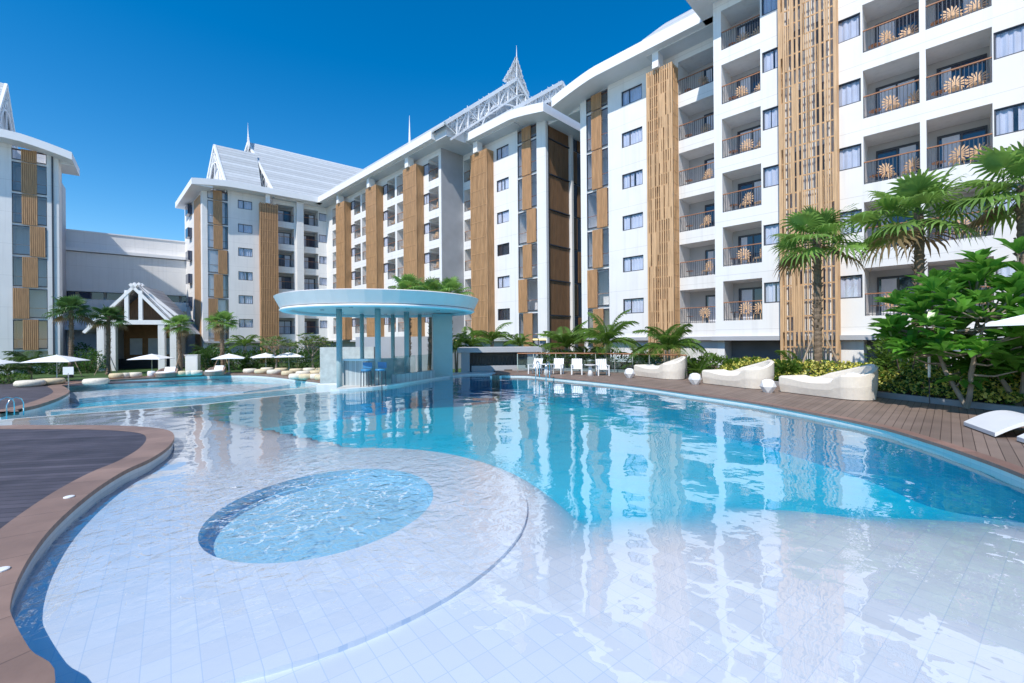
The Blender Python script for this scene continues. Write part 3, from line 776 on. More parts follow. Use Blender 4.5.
# --- long wing: M (front) and M2 (set back)
LW = empty('hotel_building', (0, 0, 0), THU, 'long white middle wing with evenly spaced tall wooden screens and a big pierced gable', 'building')
S_ = [-60.65, -51.86, -43.08]; cols = [(-72, -69.5, 'S'), (-69.5, -66, 'S'), (-66, -64.2, 'S'), (-64.2, -62.0, 'B'), (-62.0, -60.65, 'S')]
for i, s in enumerate(S_):
    nxt = S_[i + 1] if i < 2 else -37.4
    cols += [(s, s + 2.4, 'S'), (s + 2.4, s + 3.45, 'W'), (s + 3.45, s + 5.28, 'B')]
    cols += [(s + 5.28, s + 5.7, 'S'), (s + 5.7, s + 8.1, 'B'), (s + 8.1, nxt, 'S')] if i < 2 else [(s + 5.28, nxt, 'S')]
facade(LW, 27.3, cols, 2.0, fine=False, depth=1.7)
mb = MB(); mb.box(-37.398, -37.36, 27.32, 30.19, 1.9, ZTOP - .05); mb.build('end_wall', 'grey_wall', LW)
mb = MB(); mb.box(-72, -37.4, 29.252, 41, 2.0, ZTOP - .1); mb.box(-72, -37.4, 27.9, 40, -3, 2.0 - .2); mb.build('core', 'grey_wall', LW)
band(LW, -72, -37.3, 27.3)
for i, s in enumerate(S_): screen(LW, s, s + 2.5, 26.3, 27.28, 2.1, seed=i)
cols2 = [(-37.35, -37.2, 'S'), (-37.2, -35.3, 'B'), (-35.3, -32.04, 'S'), (-32.04, -30.33, 'W'), (-30.33, -29.12, 'S'), (-29.12, -26.7, 'V'), (-26.7, -25.75, 'S')]
facade(LW, 30.2, cols2, 2.0, fine=False, dark=((-32.04, 2), (-32.04, 0)))
mb = MB(); mb.box(-37.4, -25.76, 32.152, 41, 2.0, ZTOP - .1); mb.box(-37.4, -26.2, 30.6, 41, -3, 1.8); mb.build('core', 'grey_wall', LW)
band(LW, -37.3, -29.2, 30.2)
screen(LW, -34.88, -32.5, 29.2, 30.18, 2.1, seed=8)
# end wall of the long wing
mb = MB(); mb.box(-25.74, -25.6, 30.2, 30.5, -2, ZTOP - .2); mb.box(-25.74, -25.35, 33.65, 33.95, -2, ZTOP - .3); mb.box(-25.74, -25.6, 35.9, 41, -2, ZTOP - .3); mb.build('wall', 'wall_white', LW)
for k in range(7):
    m5 = MB(); z = .9 + RH * k
    for i in range(16): y = 30.56 + i * .19; m5.box(-25.70, -25.62, y, y + .13, z + .06, z + RH - .08)
    m5.box(-25.74, -25.70, 30.52, 33.6, z + .06, z + RH - .08); m5.build('louvre_panel', 'wood_dark', LW)
    m6 = MB(); m6.box(-25.74, -25.55, 30.50, 33.64, z - .04, z + .05); m6.box(-25.74, -25.55, 30.50, 30.55, z + .05, z + RH - .05); m6.build('panel_frame', 'frame_dark', LW)
    m6 = MB(); m6.box(-25.74, -25.68, 34.0, 35.85, z + .05, z + RH - .04); m6.build('pane', 'dark_glass', LW)
    m7 = MB()
    for i in range(5): y = 34.1 + (0 if k % 2 else .9) + i * .17; m7.box(-25.67, -25.6, y, y + .11, z + .1, z + RH - .1)
    m7.build('louvre_panel', 'wood_dark', LW)
arch_eave(LW, 27.3, -73, -36.5, 0, 0, sideR=.9, back=3.0)
arch_eave(LW, 30.2, -37.6, -24.3, 0, .75, sideR=1.6, back=11)
gable_roof(LW, -75, -34.4, 25.55, 45.5, ZTOP + .6, 31.0, lat_at=-34.4, tall=3.4)
gable_roof(LW, -34.2, -28.0, 28.45, 42.5, ZTOP + .6, 27.9, lat_at=-28.0)
mb = MB(); mb.box(-34, -25, 30.3, 41, ZTOP - .15, ZTOP + .55); mb.build('flat_roof', 'roof_flat', LW)
mb = MB(); mb.tube([(-43.6, 27.5, ZTOP + .6), (-43.6, 27.5, ZTOP + 3.0), (-43.6, 27.5, ZTOP + 5.6)], [.16, .12, .015], 6); mb.build('finial', 'roof_trim', LW)

# --- near wing: B1 (set back) and B2 (front)
NW = empty('hotel_building', (0, 0, 0), THU, 'near white hotel wing on the right with a tall loose slatted wooden screen', 'building')
c1 = [(-21.8, -21.2, 'S'), (-21.2, -19.13, 'V'), (-19.13, -17.9, 'S'), (-17.9, -16.17, 'W'), (-16.17, -13.4, 'S'), (-13.4, -10.3, 'B'), (-10.3, -9.96, 'S')]
facade(NW, 30.2, c1, 2.0)
c2 = [(-9.95, -9.5, 'S'), (-9.5, -7.42, 'B'), (-7.42, -7.33, 'S'), (-7.33, -6.40, 'W'), (-6.40, -3.97, 'S'), (-3.97, -3.01, 'W'), (-3.01, -2.93, 'S'), (-2.93, -.91, 'B'), (-.91, -.70, 'S'), (-.70, 1.32, 'B'), (1.32, 1.36, 'S'), (1.36, 2.35, 'W'), (2.35, 5.0, 'S'), (5.0, 6.0, 'W'), (6.0, 8.0, 'B'), (8.0, 9, 'S')]
facade(NW, 27.3, c2, 2.0)
mb = MB(); mb.box(-21.75, -9.96, 32.152, 42, 2.0, ZTOP - .1); mb.box(-9.94, 9, 29.252, 42, 2.0, ZTOP - .1); mb.build('core', 'grey_wall', NW)
band(NW, -21.2, -10.0, 30.2); band(NW, -10.1, 9, 27.3)
for a, b in ((-9.9, -9.5), (-6.4, -3.0), (.0, 1.4), (2.4, 5), (8, 9)): gf = MB(); gf.box(a, b, 27.45, 28.6, -1.7, 1.78); gf.build('ground_floor_wall', 'wall_white', NW)
for a, b in ((-21.6, -21.0), (-19.2, -10.0)): gf = MB(); gf.box(a, b, 30.4, 31.6, -1.7, 1.78); gf.build('ground_floor_wall', 'wall_white', NW)
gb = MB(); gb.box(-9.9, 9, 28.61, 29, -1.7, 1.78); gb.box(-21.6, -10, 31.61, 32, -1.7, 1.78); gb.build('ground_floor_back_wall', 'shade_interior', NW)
screen(NW, -15.25, -13.45, 29.2, 30.18, .3, mat_='wood_slat_pale', loose=True, seed=3, nn=12, backed=True)
screen(NW, -6.30, -3.92, 26.5, 27.28, .3, mat_='wood_slat_pale', loose=True, seed=4)
screen(NW, 2.6, 4.9, 26.5, 27.28, .3, mat_='wood_slat_pale', loose=True, seed=6)
for r in range(ROWS):
    for x in (-5.9, -4.9):
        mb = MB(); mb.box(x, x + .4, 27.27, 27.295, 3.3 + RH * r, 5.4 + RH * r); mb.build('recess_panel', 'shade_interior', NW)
arch_eave(NW, 30.2, -23.4, -9.96, .75, 0, sideL=1.5, back=11)
arch_eave(NW, 27.3, -11.0, 10.5, 0, 0, sideL=1.0, back=3)
gable_roof(NW, -15.2, -9, 28.45, 35.6, ZTOP + .6, 25.6)
gable_roof(NW, -9.5, 11, 25.6, 38, ZTOP + .6, 31)
mb = MB(); mb.box(-22, -10, 30.3, 41, ZTOP - .15, ZTOP + .5); mb.build('flat_roof', 'roof_flat', NW)

# --- far wing A, joined at a right angle
ax, ay = .7797, .6262; THA = math.atan2(ay, ax)
AW = empty('hotel_building', (0, 0, 0), THA, 'far white corner wing with two steep grey roofs and a spired gable', 'building')
ca = [(4.45, 5.03, 'S'), (5.03, 7.27, 'V'), (7.27, 8.4, 'S'), (8.4, 10.07, 'W'), (10.07, 13.0, 'S'), (13.0, 15.3, 'B'), (15.3, 16.4, 'S'), (16.4, 18.6, 'B'), (18.6, 18.7, 'S'), (18.7, 19.9, 'W'), (19.9, 22.5, 'S')]
facade(AW, 68.9, ca, 2.0, fine=False)
mb = MB(); mb.box(5.6, 30, 70.86, 84, 2.0, ZTOP - .1); mb.box(5.6, 30, 69.3, 84, -3, 1.8); mb.build('core', 'grey_wall', AW)
mb = MB(); mb.box(15.5, 16.4, 68.1, 68.88, -1.5, ZTOP); mb.build('fin_wall', 'wall_white', AW)
band(AW, 4.5, 22, 68.9)
screen(AW, 10.9, 12.98, 67.9, 68.88, -1, mat_='wood_slat', seed=9)
# side of the far wing (runs back along the long wing's direction)
def A2W(t, d): return (t * ax - d * ay, t * ay + d * ax)
cx, cy = A2W(4.45, 68.9)
def SU(s, o): # s metres back along -u from the corner, o metres outwards (to the left/near)
    return (cx - ux * s - vx * o, cy - uy * s - vy * o)
def to_local(x, y): return (x * ax + y * ay, -x * ay + y * ax)
def side_box(mb, s0, s1, o0, o1, z0, z1):
    mb.prism([to_local(*SU(s0, o0)), to_local(*SU(s0, o1)), to_local(*SU(s1, o1)), to_local(*SU(s1, o0))][::-1], z0, z1)
mb = MB(); side_box(mb, .01, 12, -2.5, 0, -2, ZTOP - .3); mb.build('flank_wall', 'wall_white', AW)
mb = MB()
for i in range(22): side_box(mb, .9 + i * .17, .9 + i * .17 + .12, .02, .10, -1, ZTOP - 1)
side_box(mb, .9, 4.6, .004, .02, -1, ZTOP - 1); mb.build('slatted_screen', 'wood_slat', AW)
for k in range(6):
    mb = MB(); side_box(mb, 6.5, 8.3, .004, .5, 3.7 + RH * k, 5.0 + RH * k); mb.build('bay_window', 'dark_glass', AW)
arch_eave(AW, 68.9, 3.3, 23, .5, 0)
p0 = (3.3, 68.9 - 1.8, ZTOP - .5)
q = [to_local(*[c for c in (A2W(3.3, 67.1)[0] - ux * s, A2W(3.3, 67.1)[1] - uy * s)]) for s in (0, 12)]
q2 = [to_local(*[c for c in (A2W(3.3, 67.1)[0] - ux * s + vx * 2.2, A2W(3.3, 67.1)[1] - uy * s + vy * 2.2)]) for s in (0, 12)]
eave(AW, [(*q[0], ZTOP - .5), (*q[1], ZTOP - .9)], [(*q2[0], ZTOP - .5), (*q2[1], ZTOP - .9)], .775, 'side_eave')
gable_roof(AW, 7.2, 11.2, 68.6, 76, ZTOP + .55, 28.7, lattice=False, lat_at=7.2, skew=-.25)
gable_roof(AW, 12.5, 34, 67.6, 82.4, ZTOP + .55, 31.2, lattice=False, lat_at=12.5, tall=2.6, skew=-.25)
mb = MB(); mb.box(6, 24, 69, 84, ZTOP - .15, ZTOP + .5); mb.build('flat_roof', 'roof_flat', AW)

# --- left wing
EW = empty('hotel_building', (0, 0, 0), THA, 'white hotel wing cut by the left edge of the photo with a shaded stair shaft', 'building')
facade(EW, 66, [(-26, -11.43, 'S'), (-11.43, -8.98, 'V'), (-8.98, -8.1, 'S')], -1.5, fine=False)
mb = MB(); mb.box(-26, -9.2, 67.96, 80, -1.5, ZTOP - .2); mb.build('core', 'grey_wall', EW)
mb = MB(); mb.box(-8.62, -8.5, 65.9, 66, -1.5, ZTOP - .2); mb.build('downpipe', 'frame_dark', EW)
arch_eave(EW, 66, -27, -6.9, 0, 1.0, sideR=1.6, back=4)
gable_roof(EW, -26, -13.0, 66.5, 78, ZTOP + .7, 30.2, lattice=False, lat_at=-13.0)

# --- hall behind and entrance porch
HW = empty('hall_building', (0, 0, 0), THA, 'long low white hall with a ribbon of windows between the left and far wings', 'building')
mb = MB(); mb.box(-14, 16, 80, 92, -1.5, 7.7); mb.box(-14, 16, 80, 92, 8.7, 13.8); mb.box(-14, 16, 81.2, 92, 7.7, 8.7); mb.box(-14, 16, 80.6, 92, 13.8, 16.6); mb.build('wall', 'wall_white', HW)
mb = MB(); mb.box(-14, 16, 79.6, 80.6, 13.9, 14.3); mb.box(-14, 16, 78.2, 79.99, 3.6, 4.0); mb.box(-14, 16, 80.5, 92.1, 16.6, 16.75); mb.build('ledge', 'roof_trim', HW)
for i in range(11):
    mb = MB(); a = -13.5 + i * 2.7; mb.box(a, a + 2.35, 80.5, 80.6, 7.75, 8.65); mb.build('window', 'dark_glass', HW)
for i in range(11):
    mb = MB(); a = -13.5 + i * 2.7; mb.box(a, a + 1.9, 79.93, 79.99, 4.3, 6.4); mb.build('window', 'glass' if i % 3 else 'dark_glass', HW)
mb = MB()
for a in (-7, 5, 9): mb.face([(a, 79.98, 4.1), (a + 1.6, 78.9, 4.1), (a + 1.0, 79.98, 7.4)]); 
mb.build('canopy_wing', 'roof_trim', HW)
mast = empty('radio_mast', A2W(-11.2, 84) + (16.7,), 0, 'thin red and white lattice mast on the roof of the white hall', 'mast')
mb = MB()
for dx, dy in ((-.35, -.2), (.35, -.2), (0, .4)): mb.tube([(dx, dy, 0), (dx * .7, dy * .7, 3.6)], .05, 5)
for k in range(7):
    z = k * .5; mb.bar((-.33, -.2, z), (.33, -.2, z + .5), .04); mb.bar((.33, -.2, z), (0, .38, z + .5), .04); mb.bar((0, .38, z), (-.33, -.2, z + .5), .04)
mb.build('lattice', 'roof_trim', mast); mb = MB(); mb.tube([(0, 0, 3.4), (0, 0, 4.6)], .03, 5); mb.build('aerial', 'rail_wood', mast)

def porch():
    c = gy(134, 49, 0); P = empty('entrance_porch', (c[0], c[1], GL), R(22), 'white gabled entrance porch with thick rafters and a wood lined hall inside', 'porch')
    h0, hA, hw = 5.3, 9.4, 3.2
    mb = MB()
    for s in (-1, 1):
        for k, (o_, dd) in enumerate(((0, 0), (.62, .9), (1.25, 1.8))):
            mb.bar((s * (hw + 1.1), dd, h0 - 1.1 + o_), (-s * .3, dd, hA + .2 + o_ * .0 + (.2 if k else 0)), .28, .30)
    mb.box(-hw, hw, -.15, .25, h0 - .2, h0 + .3); mb.box(-.8, -.45, -.1, .2, h0 + .3, hA - .5); mb.box(.45, .8, -.1, .2, h0 + .3, hA - .5); mb.build('rafter_frame', 'roof_trim', P)
    mb = MB()
    for s in (-1, 1): mb.hexa([(s * (hw + 1.4), .3, h0 - 1.2), (0, .3, hA + .1), (0, 9, hA + .1), (s * (hw + 1.4), 9, h0 - 1.2)], [(s * (hw + 1.4), .3, h0 - 1.2), (0, .3, hA + .3), (0, 9, hA + .3), (s * (hw + 1.4), 9, h0 - 1.2)])
    mb.build('roof', 'roof_tile', P)
    for x in (-hw + .3, hw - .7, -hw + 1.3, hw + .4):
        mb = MB(); mb.box(x - .3, x + .3, -.1, .5, 0, h0 - .2); mb.build('column', 'wall_white', P)
    mb = MB(); mb.prism([(-hw + .2, 6), (hw - .2, 6), (hw - .2, 6.3), (-hw + .2, 6.3)], 0, h0); mb.build('wall', 'wood_interior', P)
    mb = MB(); mb.face([(-hw, 2.5, h0 + .2), (hw, 2.5, h0 + .2), (0, 2.5, hA - .6)]); mb.build('gable_panel', 'wood_dark', P)
    mb = MB(); mb.box(-hw, hw, .5, 6, h0 - .1, h0); mb.build('ceiling', 'wood_interior', P)
    for x in (-hw, hw - .2):
        mb = MB(); mb.box(x, x + .2, 1, 6, 0, h0 - .1); mb.build('side_wall', 'grey_wall', P)
    for x in (-2.4, -.6, 1.2):
        mb = MB(); mb.box(x, x + 1.2, 5.9, 5.97, 1.6, 3.6); f = mb.build('window', 'curtain', P)
    mb = MB(); mb.box(-hw + .3, hw - .3, 4.2, 5.2, 0, 1.15); mb.build('counter', 'void', P)
porch()

# ------------------------------------------------------------------ balcony chairs
def chair_mesh_parts():
    P = {}
    mb = MB(); mb.lathe([(.0, .38), (.22, .38), (.25, .41), (.22, .44), (0, .445)], 14); P['seat'] = mb.mesh('seat', 'rattan', True)
    mb = MB()   # sunburst back: petals round a hub
    for k in range(13):
        a = R(-60 + 300 * k / 12); c, s = math.cos(a), math.sin(a); r0, r1 = .06, .40
        z0_ = .72; y = .22
        mb.hexa([(c * r0 - s * .012, y, z0_ + s * r0 + c * .012), (c * r0 + s * .012, y, z0_ + s * r0 - c * .012), (c * r0 + s * .012, y + .02, z0_ + s * r0 - c * .012), (c * r0 - s * .012, y + .02, z0_ + s * r0 + c * .012)],
                [(c * r1 * .8 - s * .04, y + .03, z0_ + s * r1 * .8 + c * .04), (c * r1 * .8 + s * .04, y + .03, z0_ + s * r1 * .8 - c * .04), (c * r1 * .8 + s * .04, y + .05, z0_ + s * r1 * .8 - c * .04), (c * r1 * .8 - s * .04, y + .05, z0_ + s * r1 * .8 + c * .04)])
        mb.hexa([(c * r1 * .8 - s * .04, y + .03, z0_ + s * r1 * .8 + c * .04), (c * r1 * .8 + s * .04, y + .03, z0_ + s * r1 * .8 - c * .04), (c * r1 * .8 + s * .04, y + .05, z0_ + s * r1 * .8 - c * .04), (c * r1 * .8 - s * .04, y + .05, z0_ + s * r1 * .8 + c * .04)],
                [(c * r1 - s * .005, y + .04, z0_ + s * r1 + c * .005), (c * r1 + s * .005, y + .04, z0_ + s * r1 - c * .005), (c * r1 + s * .005, y + .06, z0_ + s * r1 - c * .005), (c * r1 - s * .005, y + .06, z0_ + s * r1 + c * .005)])
    mb.lathe([(0, 0), (.08, .0), (.08, .0)], 8, (0, 0, 0)) if False else None
    mb.box(-.08, .08, .21, .24, .66, .80); mb.bar((-.1, .2, .42), (-.09, .225, .7), .03); mb.bar((.1, .2, .42), (.09, .225, .7), .03)
    P['backrest'] = mb.mesh('backrest', 'rattan')
    for i, (x, y) in enumerate(((-.17, -.17), (.17, -.17), (-.17, .17), (.17, .17))):
        mb = MB(); mb.tube([(x, y, .39), (x * 1.25, y * 1.25, 0)], .018, 6); P['leg%d' % i] = mb.mesh('leg', 'rattan')
    return P
CP = chair_mesh_parts()
allm = MB()
def place_chair(par_frame, t, d, z, rz, label, full=True):
    th = THU if par_frame == 'U' else THA
    if par_frame == 'U': x, y = t * ux + d * vx, t * uy + d * vy
    else: x, y = A2W(t, d)
    e = empty('rattan_chair', (x, y, z), th + rz, label, 'chair', 'sunburst backed rattan chairs on the hotel balconies')
    put('seat', CP['seat'], e); put('backrest', CP['backrest'], e)
    if full:
        for i in range(4): put('leg', CP['leg%d' % i], e)
def rtable():
    mb = MB(); mb.lathe([(0, .50), (.24, .50), (.24, .53), (0, .53)], 14); top = mb.mesh('tabletop', 'rail_wood')
    mb = MB(); mb.tube([(0, 0, 0), (0, 0, .5)], .03, 6); mb.box(-.16, .16, -.02, .02, 0, .03); mb.box(-.02, .02, -.16, .16, .001, .029); leg = mb.mesh('leg', 'frame_dark')
    return top, leg
TT, TLg = rtable()
def place_table(t, d, z, label):
    x, y = t * ux + d * vx, t * uy + d * vy
    e = empty('side_table', (x, y, z), THU, label, 'table', 'small round tables on the hotel balconies')
    put('tabletop', TT, e); put('leg', TLg, e)
bays = [(-13.4, -10.3, 30.2, 'right of the tight pale screen'), (-9.5, -7.42, 27.3, 'left of the loose screen'),
        (-2.93, -.91, 27.3, 'first bay right of the loose screen'), (-.70, 1.32, 27.3, 'second bay right of the loose screen')]
for (a, b, D, nm) in bays:
    for r in range(ROWS):
        zf = Z0 + RH * r + .002; j = rnd.uniform(-.1, .1)
        fl = ORD[r] + ' floor'
        place_chair('U', a + .50 * (b - a) + j, D + .55 + rnd.uniform(0, .25), zf, R(15 + rnd.uniform(-45, 45)), 'rattan chair by the railing, %s balcony %s' % (fl, nm))
        place_chair('U', b - .38 + j * .5, D + .85 + j, zf, R(-30 + rnd.uniform(-50, 40)), 'rattan chair near the door, %s balcony %s' % (fl, nm))
        place_table(a + .38, D + .75, zf, 'small round table, %s balcony %s' % (fl, nm))
fb = []
for i, s in enumerate(S_):
    nm = ['leftmost', 'middle', 'rightmost'][i]
    fb.append((s + 3.45, s + 5.28, 27.3, 'right of the %s long wing screen' % nm))
    if i < 2: fb.append((s + 5.7, s + 8.1, 27.3, 'second bay right of the %s long wing screen' % nm))
fb.append((-37.25, -35.3, 30.2, 'of the set back bay beside the grey end wall'))
for (a, b, D, nm) in fb:
    for r in range(ROWS):
        zf = Z0 + RH * r + .002
        place_chair('U', a + .45, D + .5, zf, R(rnd.uniform(-20, 20)), 'left rattan chair, %s balcony %s' % (ORD[r] + ' floor', nm), False)
        place_chair('U', b - .5, D + .6, zf, R(rnd.uniform(-20, 20)), 'right rattan chair, %s balcony %s' % (ORD[r] + ' floor', nm), False)

# ------------------------------------------------------------------ pool bar pavilion
BC = (-6.05, 20.6); BR = 4.5
PV = empty('pool_bar', (BC[0], BC[1], .0), 0, 'round roofed white pool bar standing at the far edge of the pool', 'bar')
mb = MB(); n = 28
prof = [(0, 3.34), (BR - .36, 3.34), (BR - .24, 3.36), (BR, 3.84), (BR - .1, 3.88), (0, 4.0)]; n = 44
lip = MB(); lip.lathe([(BR - .62, 3.335), (BR - .62, 3.24), (BR - .30, 3.22), (BR - .20, 3.28), (BR - .26, 3.335)], 64, cap=False); lip.build('roof_lip', 'roof_trim', PV, True)
for k_ in range(7):
    a_2 = k_ * .9; dl = MB(); dl.lathe([(0, 0), (.09, 0), (.09, .03), (0, .03)], 12, (2.6 * math.cos(a_2), 2.6 * math.sin(a_2), 3.305)); dl.build('downlight', 'metal', PV)
mb.lathe(prof, n); mb.build('roof', 'pavilion_white', PV)
for (X, Y, r, top) in ((-7.3, 18.6, .12, 3.3), (-5.67, 18.6, .12, 3.3), (-5.0, 20.9, .12, 3.3), (-7.6, 22.3, .10, 3.3), (-6.2, 22.9, .10, 3.3), (-4.8, 22.9, .10, 3.3)):
    mb = MB(); mb.tube([(X - BC[0], Y - BC[1], -1.3), (X - BC[0], Y - BC[1], top)], r, 16); o = mb.build('column', 'column_paint', PV, True)
mb = MB(); a = Vector((-4.05, 22.6)) - Vector(BC); b = Vector((-3.1, 22.9)) - Vector(BC); dd = (b - a).normalized(); nn = Vector((dd.y, -dd.x)) * .5
mb.prism([tuple(a + nn * .0), tuple(b), tuple(b - nn), tuple(a - nn)][::1], -.2, 3.3); mb.build('pier', 'column_paint', PV)
def ccw(p): 
    s = sum(p[i - 1][0] * p[i][1] - p[i][0] * p[i - 1][1] for i in range(len(p))); return p if s > 0 else p[::-1]
# bar floor + counter
mb = MB(); be = offset(bar_edge, .34)
mb.prism(ccw([(x - BC[0], y - BC[1]) for x, y in be] + [(-7.3 - BC[0], 24.5 - BC[1]), (-1 - BC[0], 26 - BC[1])]), -1.6, .06); mb.build('floor', 'stone', PV)
mb = MB(); cpts = [(-7.1, 19.0), (-5.95, 18.75)]
def wallseg(mb, p, q, w, z0, z1):
    p = Vector(p) - Vector(BC); q = Vector(q) - Vector(BC); d = (q - p).normalized(); n_ = Vector((d.y, -d.x)) * w / 2
    mb.prism(ccw([tuple(p + n_), tuple(q + n_), tuple(q - n_), tuple(p - n_)]), z0, z1)
wallseg(mb, (-7.15, 18.9), (-6.1, 18.6), .3, .06, 1.1); wallseg(mb, (-5.2, 19.3), (-4.0, 21.9), .3, .06, .45); mb.build('counter', 'mosaic', PV)
mb = MB(); wallseg(mb, (-7.3, 18.95), (-5.9, 18.5), .5, 1.102, 1.17); mb.build('countertop', 'roof_trim', PV)
mb = MB(); wallseg(mb, (-5.2, 19.3), (-4.55, 20.7), .03, .452, 1.25); wallseg(mb, (-4.5, 20.8), (-4.0, 21.9), .03, .452, 1.25); mb.build('glass_screen', 'glass_clear', PV)
mb = MB(); wallseg(mb, (-7.9, 21.6), (-5.2, 22.4), .5, .06, 1.05); mb.build('back_counter', 'stone', PV)
mb = MB(); wallseg(mb, (-8.2, 21.4), (-7.3, 19.0), .12, -.9, 1.0); mb.build('side_wall', 'wall_white', PV)
st = empty('steps', (-8.5, 19.2, ZL), R(15), 'white stair flank descending beside the pool bar', 'steps')
mb = MB()
for k in range(7): mb.box(.0, 1.2, -.3 + .0, 2.2 - k * .3, k * .2, k * .2 + .2)
mb.build('step', 'wall_white', st)
# stools
def stool():
    e = empty('bar_stool', (-6.0, 17.95, 0), 0, 'blue seated bar stool left of the middle column of the pool bar', 'stool', 'bar stools in the water at the pool bar')
    mb = MB(); mb.lathe([(0, .70), (.19, .70), (.21, .74), (.19, .78), (0, .79)], 16); mb.build('seat', 'stool_blue', e, True)
    mb = MB()
    mb.box(-.19, .19, .17, .20, .80, 1.05); mb.build('backrest', 'stool_blue', e)
    for x, y in ((-.15, -.15), (.15, -.15), (-.15, .15), (.15, .15)):
        mb = MB(); mb.tube([(x, y, .70), (x * 1.2, y * 1.2, -.9)], .018, 6); mb.build('leg', 'frame_dark', e)
    return e
s0 = stool(); s0.location = (-5.98, 18.0, 0)
copy_thing(s0, (-5.45, 18.15, 0), R(-12), 'blue seated bar stool right of the middle column of the pool bar')
# grey walls and planter behind the bar
mb = MB(); mb.box(-2.9, 2.6, 0, .35, -1.2, 2.2); o = mb.build('garden_wall', 'grey_wall', loc=gy(398, 31, 0)); o.rotation_euler.z = R(6); tag(o, 'plain grey garden wall seen between the columns behind the pool bar', 'wall')
mb = MB(); mb.box(-1.6, 1.7, 0, .35, -1.2, 1.55); o = mb.build('garden_wall', 'stone', loc=gy(346, 27.6, 0)); o.rotation_euler.z = R(4); tag(o, 'lower pale garden wall left of the pool bar columns', 'wall')
# service kiosk
K = empty('kiosk', gy(506, 27.0, GL), R(4), 'low flat roofed grey service kiosk behind the pool end', 'kiosk')
mb = MB(); mb.box(-2.9, 2.2, -1.3, 2.0, 2.35, 2.62); mb.build('roof', 'grey_wall', K)
mb = MB(); mb.box(-2.6, 1.9, .6, 1.9, 0, 2.35); mb.build('wall', 'shade_interior', K)
for x in (-2.7, 1.2):
    mb = MB(); mb.box(x, x + .5, -1.1, .58, 0, 2.35); mb.build('pier', 'grey_wall', K)
mb = MB(); mb.box(-2.1, 1.1, -.9, -.4, 0, 1.0 + 1.15 - .6); mb.build('counter', 'grey_wall', K)
for i in range(12):
    pass
mb = MB()
for i in range(14): mb.box(-2.0 + i * .2, -1.95 + i * .2, -.2, -.15, 1.56, 2.1)
mb.build('bars', 'frame_dark', K)

